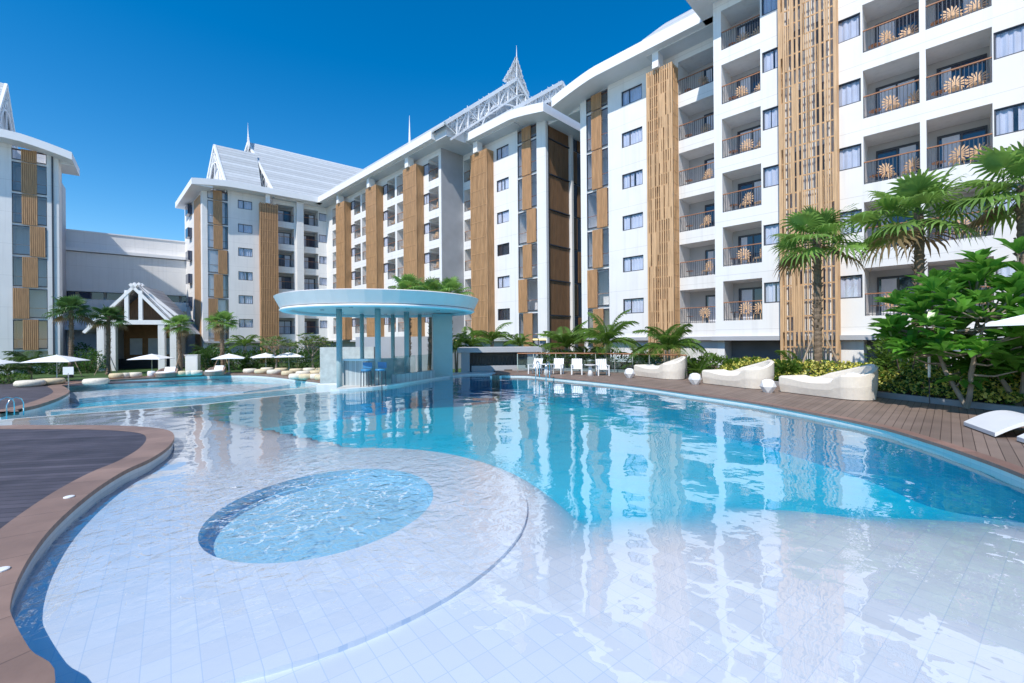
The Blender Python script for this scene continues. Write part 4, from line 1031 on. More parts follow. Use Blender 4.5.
# ------------------------------------------------------------------ furniture
def daybed(pa, pb, label, src=None):
    """pa foot end, pb head end of the front (pool side) long edge"""
    a, b = Vector(pa[:2]), Vector(pb[:2]); rz = math.atan2((b - a).y, (b - a).x); c = a
    if src is not None: return copy_thing(src, (c.x, c.y, DK), rz, label)
    e = empty('daybed', (c.x, c.y, DK), rz, label, 'daybed', 'cream wicker daybeds along the deck')
    L_, W = 2.55, 1.15
    # shell: side walls rising from foot to a high round head; local y goes away from pool
    mb = MB(); N_ = 26
    def outline(s):
        # closed loop around: s 0..1 ; returns x,y,height
        return None
    loop = []
    for i in range(25): t = i / 24; loop.append((t * (L_ - .75), 0, t))
    for i in range(1, 24):
        an = -math.pi / 2 + math.pi * i / 24; loop.append((L_ - .62 + .62 * math.cos(an), W / 2 + W / 2 * math.sin(an), 1))
    for i in range(25): t = 1 - i / 24; loop.append((t * (L_ - .75), W, t))
    def hgt(x, y):
        t = max(0, min(1, (x - .1) / (L_ - .7))); back = y / W
        h = .46 - .04 * math.sin(min(t / .3, 1) * math.pi) + .44 * max(0, (t - .08) / .92) ** 1.25
        return min(h + .10 * back * t, .95)
    def hfront(x): return .30
    outer = []; n_ = len(loop)
    for (x, y, t) in loop:
        tt_ = x / L_; q = y / W; q = q * q * (3 - 2 * q)
        fs = max(0, min(1, (tt_ - .66) / .10)); front = .50 + .05 * math.cos(tt_ * 7) * (1 - fs) + .22 * fs * fs * (3 - 2 * fs); back = .54 - .05 * math.sin(min(tt_ / .35, 1) * math.pi) + .60 * max(0, (min(tt_, .84 + .25 * (tt_ - .84)) - .12) / .88) ** 1.15
        h = front + (back - front) * q
        outer.append((x, y, h))
    cxy = (L_ * .5, W / 2)
    def inset(p, e_): d = Vector((cxy[0] - p[0], cxy[1] - p[1])); d = Vector((d.x * .35, d.y)).normalized() * e_; return (p[0] + d.x, p[1] + d.y)
    lv = []
    for (x, y, h) in outer:
        ox, oy = x, y; ix, iy = inset((x, y), .14); bx, by = inset((x, y), .05)
        lv.append([(bx, by, .02), (ox, oy, h * .5), (ox - (0), oy, h - .05), ((ox + ix) / 2, (oy + iy) / 2, h), (ix, iy, h - .06), (ix, iy, .26)])
    for i in range(n_):
        j = (i + 1) % n_
        for k in range(5): mb.face([lv[i][k], lv[j][k], lv[j][k + 1], lv[i][k + 1]])
    mb.build('shell', 'cream_wicker', e, True)
    mb = MB(); ip = [inset((x, y), .15) for x, y, _ in outer]
    def ch(p): t = p[0] / L_; return .46 + .02 * math.sin(t * 5) + .16 * max(0, (t - .5) / .5) ** 1.5
    base = len(mb.v)
    m_ = 12
    rows_ = []
    for i in range(m_ + 1):
        x = .14 + (L_ - .38) * i / m_; w_ = W / 2 - .17 if x < L_ - .8 else (W / 2 - .17) * math.sqrt(max(.05, 1 - ((x - (L_ - .8)) / .62) ** 2))
        rows_.append([(x, W / 2 - w_, .26), (x, W / 2 - w_, ch((x, 0)) - .02), (x, W / 2 - w_ * .8, ch((x, 0)) + .03), (x, W / 2 + w_ * .8, ch((x, 0)) + .03), (x, W / 2 + w_, ch((x, 0)) - .02), (x, W / 2 + w_, .26)])
    for i in range(m_):
        for k in range(5): mb.face([rows_[i][k], rows_[i + 1][k], rows_[i + 1][k + 1], rows_[i][k + 1]])
    mb.face(rows_[0]); mb.face(rows_[-1][::-1])
    mb.build('cushion', 'cushion', e, True)
    mb = MB(); mb.lathe([(.001, -.08), (.12, -.06), (.19, 0), (.12, .06), (.001, .08)], 18, (L_ - .62, W * .55, .68), .75, 1.5); mb.build('pillow', 'fabric_white', e, True)
    return e
d3 = daybed(g(779, 392, DK), g(874, 404, DK), 'nearest and largest looking cream wicker daybed beside the yellow shrubs')
daybed(g(702, 383.6, DK), g(768, 391.5, DK), 'middle cream wicker daybed between two white faceted stools', d3)
daybed(g(634, 376, DK), g(687, 382.3, DK), 'farthest cream wicker daybed at the end of the wooden railing', d3)
def faceted(loc, label, src=None):
    if src is not None: return copy_thing(src, (*loc[:2], DK), rnd.uniform(0, 1), label)
    e = empty('faceted_stool', (*loc[:2], DK), 0, label, 'stool', 'white faceted stools between the daybeds')
    mb = MB(); n = 6; rings = [(.13, 0), (.25, .2), (.2, .38), (.09, .44)]; b = 0
    V = []
    for i, (r, z) in enumerate(rings):
        V.append([(r * math.cos(2 * math.pi * (k + .5 * (i % 2)) / n), r * math.sin(2 * math.pi * (k + .5 * (i % 2)) / n), z) for k in range(n)])
    for i in range(3):
        for k in range(n):
            j = (k + 1) % n
            if i % 2 == 0: mb.face([V[i][k], V[i][j], V[i + 1][k]]); mb.face([V[i][j], V[i + 1][j], V[i + 1][k]])
            else: mb.face([V[i][k], V[i + 1][j], V[i + 1][k]]); mb.face([V[i][k], V[i][j], V[i + 1][j]])
    mb.face(V[0][::-1]); mb.build('body', 'white_plastic', e)
    mb = MB(); mb.face(V[3]); mb.face([(x, y, z - .02) for x, y, z in V[3]][::-1]); mb.build('top', 'white_plastic', e)
    return e
f0 = faceted(g(768, 392.5, DK), 'white faceted stool by the foot of the nearest daybed')
faceted(g(695, 384.3, DK), 'white faceted stool between the farthest and middle daybeds', f0)
faceted(g(629.5, 377.8, DK), 'white faceted stool by the foot of the farthest daybed', f0)
# wave loungers
def wave(loc, rz, label, src=None):
    if src is not None: return copy_thing(src, loc, rz, label)
    e = empty('wave_lounger', loc, rz, label, 'lounger', 'white wave loungers on the right deck')
    mb = MB(); n = 26; L_, W, th = 2.0, 1.15, .07
    P = []
    for i in range(n + 1):
        x = L_ * i / n; t = i / n
        z = .0 + .30 * math.sin(min(t / .62, 1) * math.pi) ** 1 * 1 if t < .62 else .0
        z = .27 * math.sin(t / .6 * math.pi) if t < .6 else .55 * ((t - .6) / .4) ** 1.6
        P.append((x, max(z, 0) + .02))
    for i in range(n):
        (x0, z0), (x1, z1) = P[i], P[i + 1]
        mb.face([(x0, 0, z0 + th), (x1, 0, z1 + th), (x1, W, z1 + th), (x0, W, z0 + th)]); mb.face([(x0, 0, z0), (x0, W, z0), (x1, W, z1), (x1, 0, z1)])
        mb.face([(x0, 0, z0), (x1, 0, z1), (x1, 0, z1 + th), (x0, 0, z0 + th)]); mb.face([(x0, W, z0), (x0, W, z0 + th), (x1, W, z1 + th), (x1, W, z1)])
    for i in (0, n): x, z = P[i]; mb.face([(x, 0, z), (x, 0, z + th), (x, W, z + th), (x, W, z)])
    mb.build('seat', 'white_plastic', e)
    mb = MB(); mb.box(L_ * .78, L_ * .95, .1, 1.0, .0, .26); mb.build('base', 'white_plastic', e)
    return e
A_ = Vector(g(955, 423, DK)[:2]); B_ = Vector(g(995, 438, DK)[:2]); wd = (A_ - B_); rzl = math.atan2(wd.y, wd.x) - R(90)
w0 = wave((B_.x, B_.y, DK + .002), rzl, 'white wave lounger lying whole on the plank deck by the kerb')
p2 = Vector(g(1012, 448, DK)[:2]); wave((p2.x + .05, p2.y - .62, DK + .002), rzl, 'white wave lounger of which only a corner shows at the right edge', w0)
# deck chairs + tables
def dchair(loc, rz, label, src=None):
    if src is not None: return copy_thing(src, (*loc[:2], DK), rz, label)
    e = empty('deck_chair', (*loc[:2], DK), rz, label, 'chair', 'white deck chairs at the far end of the pool')
    mb = MB()
    for i in range(6): mb.box(-.30, .30, -.28 + i * .1, -.21 + i * .1, .36 - i * .012, .385 - i * .012)
    mb.build('seat', 'white_plastic', e)
    mb = MB()
    for i in range(6):
        x = -.30 + i * .105; mb.bar((x + .035, .28, .30), (x + .035, .50, .92), .085, .02)
    mb.build('backrest', 'white_plastic', e)
    for x in (-.30, .30):
        mb = MB(); mb.box(x - .05, x + .05, -.32, .38, .56, .585); mb.build('armrest', 'white_plastic', e)
        for y in (-.28, .30):
            mb = MB(); mb.box(x - .03, x + .03, y - .03, y + .03, 0, .558); mb.build('leg', 'white_plastic', e)
    return e
cd = [(1.2, 23.2, 'leftmost white deck chair beside the kiosk'), (2.35, 23.0, 'second white deck chair from the left under the wooden rail'), (3.3, 22.5, 'third white deck chair from the left in front of the feather palm'), (4.5, 21.9, 'rightmost white deck chair nearest the daybeds')]
c0 = None
for i, (x, y, l) in enumerate(cd):
    r_ = dchair((x, y), R(-30 + 10 * i), l, c0); c0 = c0 or r_; r_.scale = (.86, .86, .86)
def stable(loc, label, src=None):
    if src is not None: return copy_thing(src, (*loc, DK), 0, label)
    e = empty('pedestal_table', (*loc, DK), 0, label, 'table', 'white pedestal tables between the deck chairs')
    mb = MB(); mb.lathe([(0, .52), (.3, .52), (.3, .55), (0, .55)], 18); mb.build('tabletop', 'white_plastic', e)
    mb = MB(); mb.lathe([(.16, 0), (.10, .2), (.08, .52)], 14); mb.build('base', 'white_plastic', e, True); return e
t0_ = stable((1.75, 22.6), 'white pedestal table between the two leftmost deck chairs'); stable((3.85, 21.7), 'white pedestal table between the two rightmost deck chairs', t0_)
# railing
rl = smooth_poly([(.3, 24.9), (3, 24.5), (5.4, 23.2), (7.1, 21.6), (8.0, 20.2)], 5)
RL = empty('deck_railing', (.3, 24.9, DK), 0, 'low glass railing with a slim wooden top rail behind the deck chairs', 'railing')
mb = MB(); mb.tube([(x - .3, y - 24.9, 1.02) for x, y in rl], .035, 8); mb.build('handrail', 'rail_wood', RL, True)
for i in range(0, len(rl), 2):
    mb = MB(); mb.box(rl[i][0] - .32, rl[i][0] - .28, rl[i][1] - 24.92, rl[i][1] - 24.88, 0, 1.0); mb.build('post', 'metal', RL)
mb = MB()
for i in range(len(rl) - 1):
    a, b = rl[i], rl[i + 1]; mb.bar((a[0] - .3, a[1] - 24.9, .5), (b[0] - .3, b[1] - 24.9, .5), .012, .8)
mb.build('glass_panel', 'glass_clear', RL)
# ladders
def ladder(x, y, z, rz, label):
    e = empty('pool_ladder', (x, y, z), rz, label, 'ladder', 'steel pool ladders')
    for s in (-.25, .25):
        mb = MB(); mb.tube([(s, .45, 0), (s, .45, .55), (s, .38, .72), (s, .2, .80), (s, 0, .72), (s, -.1, .5), (s, -.12, -.9)], .022, 8); mb.build('handrail', 'metal', e, True)
    for k in range(3):
        mb = MB(); mb.box(-.25, .25, -.17, -.07, -.3 - k * .25, -.27 - k * .25); mb.build('step', 'metal', e)
ladder(1.35, 20.3, DK, R(-22), 'steel pool ladder in front of the leftmost deck chairs')
q_ = g(2, 419, GL); ladder(q_[0] - .1, q_[1] + .2, GL + .05, R(-10), 'steel ladder at the round dark deck on the left edge')
# skimmer lids
for (x, y, l) in ((69, 497, 'oval white skimmer lid set in the tan coping by the dark deck'), (1, 570, 'white skimmer lid on the coping at the left edge of the photo')):
    p = g(x, y, DK + .01); mb = MB(); mb.lathe([(0, 0), (.05, 0), (.05, .010), (.04, .014), (0, .016)], 20); o = mb.build('skimmer_lid', 'white_plastic', loc=(p[0], p[1], DK + .007)); tag(o, l, 'lid', 'skimmer lids in the coping')
# umbrellas
def umbrella(loc, label, h=2.35, w=1.6, src=None, rz=0, sc=None):
    if src is not None: return copy_thing(src, loc, rz, label, sc)
    e = empty('parasol', loc, rz, label, 'parasol', 'white square parasols round the pool')
    mb = MB(); C = [(-w, -w), (0, -w * 1.0), (w, -w), (w * 1.0, 0), (w, w), (0, w), (-w, w), (-w, 0)]
    C = [(-w, -w), (0, -w * .96), (w, -w), (w * .96, 0), (w, w), (0, w * .96), (-w, w), (-w * .96, 0)]
    m_ = [(x * .5, y * .5) for x, y in C]
    zc = [h - .55 - (0 if i % 2 == 0 else -.03) for i in range(8)]
    for i in range(8):
        j = (i + 1) % 8
        mb.face([(0, 0, h), (*m_[i], h - .24), (*m_[j], h - .24)]); mb.face([(*m_[i], h - .24), (*C[i], zc[i]), (*C[j], zc[j]), (*m_[j], h - .24)])
        mb.face([(*C[i], zc[i]), (C[i][0], C[i][1], zc[i] - .05), (C[j][0], C[j][1], zc[j] - .05), (*C[j], zc[j])])
    mb.build('canopy', 'fabric_white', e)
    mb = MB(); mb.tube([(0, 0, 0), (0, 0, h + .06)], .03, 8); mb.build('pole', 'white_plastic', e)
    mb = MB(); mb.lathe([(.3, 0), (.3, .07), (.06, .1)], 16); mb.build('base', 'concrete', e)
    for i in range(0, 8, 2):
        mb = MB(); mb.bar((0, 0, h - .05), (C[i][0] * .97, C[i][1] * .97, zc[i] - .02), .025); mb.build('rib', 'white_plastic', e)
    return e
u0 = umbrella(g(57, 382, GL), 'white parasol beside the round dark deck on the left', rz=R(20)); u0.scale = (.92, .92, .92)
for (x, y, l, sc_) in ((-14, 384, 'white parasol of which only the edge shows at the left side of the photo', 1.0), (152, 374.5, 'white parasol in front of the gabled entrance porch', .98), (229, 373.5, 'white parasol behind the second round love seat', .96), (266, 371.5, 'rearmost white parasol left of the pale frangipani', .95), (289, 371.5, 'white parasol right of the pale frangipani trunk', .98)):
    p = g(x, y, GL); umbrella((p[0], p[1], GL), l, src=u0, rz=R(10 + x % 30), sc=sc_ * .86)
p = gy(1157, 8.3); copy_thing(u0, (p[0], p[1], DK), R(30), 'large white parasol cut by the right edge in front of the broad leaved tree', 1.15)
# lower pool items
def loveseat(loc, rz, label, src=None):
    if src is not None: return copy_thing(src, loc, rz, label)
    e = empty('love_seat', loc, rz, label, 'sofa', 'round wicker love seats by the lower pool')
    mb = MB(); n = 22; R0 = .85
    lv = []
    for k in range(n + 1):
        a = 2 * math.pi * k / n; b_ = .5 - .5 * math.cos(a - R(-90) + 0) if True else 0
        hh = .34 + .46 * max(0, math.sin(a)) ** .6 if math.sin(a) > 0 else .34
        c, s = math.cos(a), math.sin(a); lv.append([(c * R0 * .88, s * R0 * .88, 0), (c * R0, s * R0, .3), (c * R0, s * R0, hh), (c * (R0 - .1), s * (R0 - .1), hh), (c * (R0 - .1), s * (R0 - .1), .3)])
    for k in range(n):
        for i in range(4): mb.face([lv[k][i], lv[k + 1][i], lv[k + 1][i + 1], lv[k][i + 1]])
    mb.build('frame', 'brown_wicker', e, True)
    mb = MB(); mb.lathe([(0, .3), (.72, .3), (.74, .38), (.7, .44), (0, .45)], 20); mb.build('seat_cushion', 'cushion', e, True)
    for x in (-.33, .1):
        mb = MB(); mb.hexa([(x, .35, .45), (x + .42, .35, .45), (x + .42, .55, .45), (x, .55, .45)], [(x, .5, .83), (x + .42, .5, .83), (x + .42, .62, .83), (x, .62, .83)]); mb.build('pillow', 'cushion', e)
    return e
p = g(166, 377, GL); l0 = loveseat((p[0], p[1], GL + .04), R(10), 'round wicker love seat below the entrance porch'); p = g(214.5, 375.3, GL); loveseat((p[0], p[1], GL + .04), R(-5), 'round wicker love seat below the fan palm of the far wing', l0)
def pouf(loc, rx, label, m='pouf', h=.42):
    mb = MB(); mb.lathe([(rx * .85, 0), (rx, h * .3), (rx, h * .7), (rx * .88, h), (0, h + .02)], 20); o = mb.build('pouf', m, smooth=True, loc=loc); tag(o, label, 'pouf', 'round poufs along the lower pool')
for i, (x, y, rr, l) in enumerate(((50, 385, .85, 'flat stone coloured pouf at the left end behind the round deck'), (96, 385, .75, 'pale pouf right of the sign post'), (30, 387, .8, 'flat pale pouf at the rim of the dark deck'), (117, 378.8, .55, 'pouf left of the small cube pouf by the porch'), (125, 378.4, .35, 'small cube like pouf between two flat ones'), (135, 377.8, .5, 'flat pouf left of the first love seat'), (182, 376.2, .5, 'flat pouf right of the first love seat'), (188.5, 376, .35, 'small upright pouf between the love seats'), (196, 375.6, .55, 'flat pouf left of the second love seat'))):
    p = g(x, y, GL); pouf((p[0], p[1], GL + .05), rr, l, 'pouf_pale' if i % 3 else 'pouf')
p = g(151.5, 377.3, GL); pouf((p[0], p[1], GL + .05), .3, 'small white ball shaped stool left of the first love seat', 'white_plastic', .5)
spots = [(297, 379.5, .62), (307, 379.8, .62), (316, 379.9, .45), (324, 380.6, .7), (303, 376.5, .6), (316, 375.8, .6), (328, 376.5, .7), (288, 376.2, .55), (274, 374.8, .6), (262, 374.2, .65), (250, 373.6, .6), (296, 373.6, .6), (309, 372.8, .6), (281, 372.8, .6), (267, 372.3, .6), (322, 372.6, .6)]
nms = ['front left', 'front second', 'front third', 'front right', 'second row left', 'second row middle', 'second row right', 'leftmost of the sandy cluster', 'left of the frangipani trunk', 'farther left of the frangipani trunk', 'left end', 'third row left', 'third row middle', 'rear by the parasol pole', 'rear below the frangipani', 'rear right by the stair flank']
for i, ((x, y, rr), nm) in enumerate(zip(spots, nms)):
    p = g(x, y, GL); pouf((p[0], p[1], GL + .05), rr, 'round sun pouf, %s, in the cluster beside the pool bar' % nm, 'pouf' if i % 2 else 'pouf_pale')
# sign on post
p = g(68.5, 391, GL); SG = empty('pool_sign', (p[0], p[1], GL + .06), R(15), 'small white square sign on a steel post at the round deck', 'sign')
mb = MB(); mb.tube([(0, 0, 0), (0, 0, 1.1)], .03, 8); mb.build('post', 'metal', SG); mb = MB(); mb.box(-.28, .28, -.02, .02, 1.0, 1.5); mb.build('panel', 'white_plastic', SG)
p = g(193, 372.6, GL); mb = MB(); mb.box(-.55, .55, -.3, .3, 0, 1.75); mb.box(-.6, .6, -.35, .35, 1.75, 1.82); mb.box(-.5, .5, -.32, -.3, .1, 1.65)
o = mb.build('towel_cabinet', 'white_plastic', loc=(p[0], p[1], GL)); o.rotation_euler.z = R(12); tag(o, 'white upright towel cabinet between the two love seats', 'cabinet')

# ------------------------------------------------------------------ plants
def fan_leaf(mb, base, dir_, rad, rg, seg=22, droop=.35):
    """palmate leaf: petiole plus a folded fan of narrow blades with drooping tips"""
    d = Vector(dir_).normalized(); up = Vector((0, 0, 1)); side = d.cross(up)
    side = side.normalized() if side.length > .05 else Vector((1, 0, 0)); nrm = side.cross(d).normalized()
    pet = rad * .95; p0 = Vector(base); c = p0 + d * pet + Vector((0, 0, -pet * .10))
    mb.tube([p0, p0 + d * pet * .55 + Vector((0, 0, pet * .03)), c], [.022 * rad + .006, .016 * rad + .005, .008 * rad + .004], 4, False)
    roll = rg.uniform(-.35, .35)
    d2 = (d + Vector((0, 0, -.15))).normalized()
    s2 = (side * math.cos(roll) + nrm * math.sin(roll)).normalized(); n2 = s2.cross(d2).normalized()
    for k in range(seg):
        a = R(-150 + 300 * (k + .5) / seg); L_ = rad * (1.0 - .28 * abs(a / R(150)) ** 2) * rg.uniform(.9, 1.05)
        e = d2 * math.cos(a) + s2 * math.sin(a); t = e.cross(n2).normalized(); wd = L_ * .058
        m1 = c + e * L_ * .5 + n2 * (.05 * rad); m2 = c + e * L_ * .82 + Vector((0, 0, -droop * .25 * L_)); tip = c + e * L_ * .98 + Vector((0, 0, -droop * L_ * rg.uniform(.6, 1.3)))
        f_ = n2 * (.02 * rad)
        mb.face([c, m1 - t * wd + f_, m1 + t * wd - f_]); mb.face([m1 - t * wd + f_, m2 - t * wd * .55, m2 + t * wd * .55, m1 + t * wd - f_]); mb.face([m2 - t * wd * .55, tip, m2 + t * wd * .55])
def m_fan_crown(seed, rad=1.0, leaves=30, skirt=True, seg=22, mats=('fan_leaf', 'dry_leaf')):
    rg = random.Random(seed); mb = MB()
    for i in range(leaves):
        el = R(85 - 112 * (i / leaves) ** .9 + rg.uniform(-8, 8)); az = i * 2.39996 + rg.uniform(-.25, .25)
        d = (math.cos(el) * math.cos(az), math.cos(el) * math.sin(az), math.sin(el))
        mb.cur = 1 if i > leaves - 3 else 0
        fan_leaf(mb, (rg.uniform(-.05, .05), rg.uniform(-.05, .05), -.25 * (i / leaves)), d, rad * rg.uniform(.72, 1.0) * (.75 + .25 * math.cos(el)), rg, seg, .10 + .35 * (i / leaves))
    return mb.mesh('crown', list(mats))
def m_trunk(h, r0, r1, seed, lean=.15, rings=True):
    rg = random.Random(seed); mb = MB(); n = int(h / .12) + 4; pts, rr = [], []
    ax_, ay_ = rg.uniform(-lean, lean), rg.uniform(-lean, lean)
    for i in range(n + 1):
        t = i / n; pts.append((ax_ * math.sin(t * 2), ay_ * math.sin(t * 2), t * h)); q = r0 + (r1 - r0) * min(1, t * 1.15) ** .6
        rr.append(q * (1 + (.10 if i % 2 else -.02)) * rg.uniform(.97, 1.03) * (1.35 if t < .03 else 1))
    mb.tube(pts, rr, 10)
    # cut leaf bases clinging to the upper trunk
    for i in range(int(h * 14)):
        t = rg.uniform(.35, .98); a = rg.uniform(0, 6.28); j = int(t * n); p = Vector(pts[j]); q = rr[j]
        o_ = Vector((math.cos(a), math.sin(a), 0)); mb.bar(p + o_ * q * .85, p + o_ * (q + .07) + Vector((0, 0, .13)), .07, .025)
    return mb.mesh('trunk', 'bark'), pts[-1]
CR = {}
def fan_palm(loc, h, rad, label, seed=0, r=.17, stakes=True, dark=False, cat='palm', leaves=26):
    e = empty('fan_palm', loc, rnd.uniform(0, 6), label, 'palm tree', 'fan palms round the pool')
    tm, top = m_trunk(h, r, r * .85, seed); put('trunk', tm, e)
    key = (seed % 3, dark, leaves)
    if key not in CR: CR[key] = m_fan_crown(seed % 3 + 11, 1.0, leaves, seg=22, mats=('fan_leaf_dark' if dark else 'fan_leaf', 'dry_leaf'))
    put('crown', CR[key], e, top, 0, rad)
    if stakes:
        for k in range(3):
            a = 2 * math.pi * k / 3 + .5; mb = MB(); mb.tube([(1.0 * math.cos(a), 1.0 * math.sin(a), -.02), (.2 * math.cos(a), .2 * math.sin(a), min(1.9, h * .5))], .035, 6); mb.build('stake', 'stake_wood', e)
    return e
def m_feather(seed, L_=1.0, fr=13, leafl=26, arch=1.0, mats='feather_leaf'):
    rg = random.Random(seed); mb = MB()
    for i in range(fr):
        az = i * 2.4 + rg.uniform(-.3, .3); el = R(rg.uniform(45, 85)) if i < fr * .5 else R(rg.uniform(20, 55)); l = L_ * rg.uniform(.8, 1.1)
        p = Vector((0, 0, 0)); d = Vector((math.cos(az) * math.cos(el), math.sin(az) * math.cos(el), math.sin(el))); pts = [p.copy()]; n = 14
        for k in range(n):
            p = p + d * l / n; d = (d + Vector((0, 0, -.11 * arch)) + Vector((math.cos(az), math.sin(az), 0)) * .02).normalized(); pts.append(p.copy())
        mb.tube(pts, [.018 * (1 - .8 * k / n) for k in range(n + 1)], 4, False)
        for k in range(leafl):
            t = .15 + .85 * k / leafl; j = min(int(t * n), n - 1); f_ = t * n - j; q = pts[j].lerp(pts[j + 1], f_); dd = (pts[j + 1] - pts[j]).normalized(); sd_ = dd.cross(Vector((0, 0, 1))); sd_ = sd_.normalized() if sd_.length > .01 else Vector((1, 0, 0))
            ll = l * .34 * math.sin(math.pi * (t * .85 + .1)) + .04
            for s in (-1, 1):
                e = (sd_ * s * .8 + dd * .6 + Vector((0, 0, .12))).normalized(); w_ = dd * .016 * L_ + Vector((0, 0, .004))
                mid = q + e * ll * .55; tip = q + e * ll + Vector((0, 0, -ll * .38 * rg.uniform(.6, 1.4)))
                mb.face([q, mid - w_, mid + w_]); mb.face([mid - w_, tip, mid + w_])
    return mb.mesh('fronds', mats)
FE = {}
def feather_palm(loc, L_, label, seed=0, stem=.5, dark=False, fr=13, arch=1.0):
    e = empty('feather_palm', loc, rnd.uniform(0, 6), label, 'palm tree', 'young feather palms in the beds')
    k = (seed % 3, dark, fr, arch)
    if k not in FE: FE[k] = m_feather(seed % 3 + 31, 1.0, fr, mats='feather_leaf_dark' if dark else 'feather_leaf', arch=arch)
    mb = MB()
    for q in range(3): a = q * 2.1; mb.tube([(.06 * math.cos(a), .06 * math.sin(a), 0), (.12 * math.cos(a), .12 * math.sin(a), stem)], [.07, .045], 7)
    mb.build('trunk', 'bark_pale', e); put('fronds', FE[k], e, (0, 0, stem - .05), 0, L_)
    return e
def leaf(mb, p, d, l, w, n_=None, fold=.25):
    d = d.normalized(); up = n_ or Vector((0, 0, 1)); s = d.cross(up); s = s.normalized() if s.length > .02 else Vector((1, 0, 0)); u = s.cross(d).normalized()
    m1 = p + d * l * .35; m2 = p + d * l * .7 - u * l * .03; t = p + d * l - u * l * .12; e1 = u * w * fold
    a1, b1, a2, b2 = m1 - s * w * .42 + e1, m1 + s * w * .42 + e1, m2 - s * w * .48 + e1, m2 + s * w * .48 + e1
    mb.face([p, m1, a1]); mb.face([p, b1, m1]); mb.face([a1, m1, m2, a2]); mb.face([m1, b1, b2, m2]); mb.face([a2, m2, t]); mb.face([m2, b2, t])
def cloud(mb, c, rad, n, size, rg, nm=1, lower=.0, shell=.6):
    cl = [(Vector((rg.gauss(0, .45), rg.gauss(0, .45), rg.gauss(0, .4)))) for _ in range(max(5, int(n / 60)))]
    for i in range(n):
        v = Vector((rg.gauss(0, 1), rg.gauss(0, 1), rg.gauss(0, 1))).normalized() * rg.uniform(shell, 1) ** .6
        if rg.random() < .5: k = rg.choice(cl); v = k + v * .38
        v = Vector((max(-1.15, min(1.15, v.x)), max(-1.15, min(1.15, v.y)), v.z))
        if v.z < -.85 + lower: v.z = rg.uniform(-.85, 0)
        p = Vector((c[0] + v.x * rad[0], c[1] + v.y * rad[1], c[2] + v.z * rad[2]))
        d = (v.normalized() + Vector((rg.uniform(-.8, .8), rg.uniform(-.8, .8), rg.uniform(-.3, .9)))).normalized() if v.length > .01 else Vector((0, 0, 1))
        mb.cur = rg.randrange(nm) if nm > 1 else 0
        s = size * rg.uniform(.7, 1.3); t = d.cross(Vector((rg.uniform(-1, 1), rg.uniform(-1, 1), 1))).normalized() * s * .28
        mb.face([p, p + d * s * .5 + t, p + d * s, p + d * s * .5 - t])
def shrub(loc, rad, h, n, size, label, mats='hedge_leaf', seed=0, name='shrub', group='leafy shrubs in the garden beds'):
    rg = random.Random(seed); e = empty(name, loc, 0, label, 'shrub', group)
    mb = MB(); ml = [mats] if isinstance(mats, str) else list(mats); cloud(mb, (0, 0, h * .52), (rad, rad, h * .55), n, size, rg, len(ml)); mb.build('foliage', ml, e)
    mb = MB()
    for k in range(4): a = k * 1.6; mb.tube([(.05 * math.cos(a), .05 * math.sin(a), 0), (rad * .35 * math.cos(a), rad * .35 * math.sin(a), h * .6)], [.03, .012], 5)
    mb.build('stem', 'bark', e); return e
def frangipani(loc, h, rad, label, seed=0, mats=('pale_leaf', 'shrub_leaf')):
    rg = random.Random(seed); e = empty('frangipani_tree', loc, 0, label, 'tree', 'frangipani trees by the lower pool'); tb = MB(); fb = MB()
    def br(p, d, l, r, dep):
        q = p + d * l; tb.tube([p, p + d * l * .5 + Vector((0, 0, l * .05)), q], [r, r * .85, r * .7], 6)
        if dep == 0:
            for k in range(11):
                a = rg.uniform(0, 6.28); dd = Vector((math.cos(a), math.sin(a), rg.uniform(.0, .9))); fb.cur = rg.randrange(len(mats)); leaf(fb, q, dd, .32 * rg.uniform(.8, 1.2), .11)
            return
        for k in range(3):
            a = 2 * math.pi * k / 3 + rg.uniform(-.5, .5); t = (d * .7 + Vector((math.cos(a), math.sin(a), .15)) * .75).normalized(); br(q, t, l * rg.uniform(.62, .85), r * .62, dep - 1)
    br(Vector((0, 0, 0)), Vector((rg.uniform(-.1, .1), 0, 1)), h * .33, .12, 4)
    tb.build('trunk', 'bark_pale', e); fb.build('crown', list(mats), e); return e
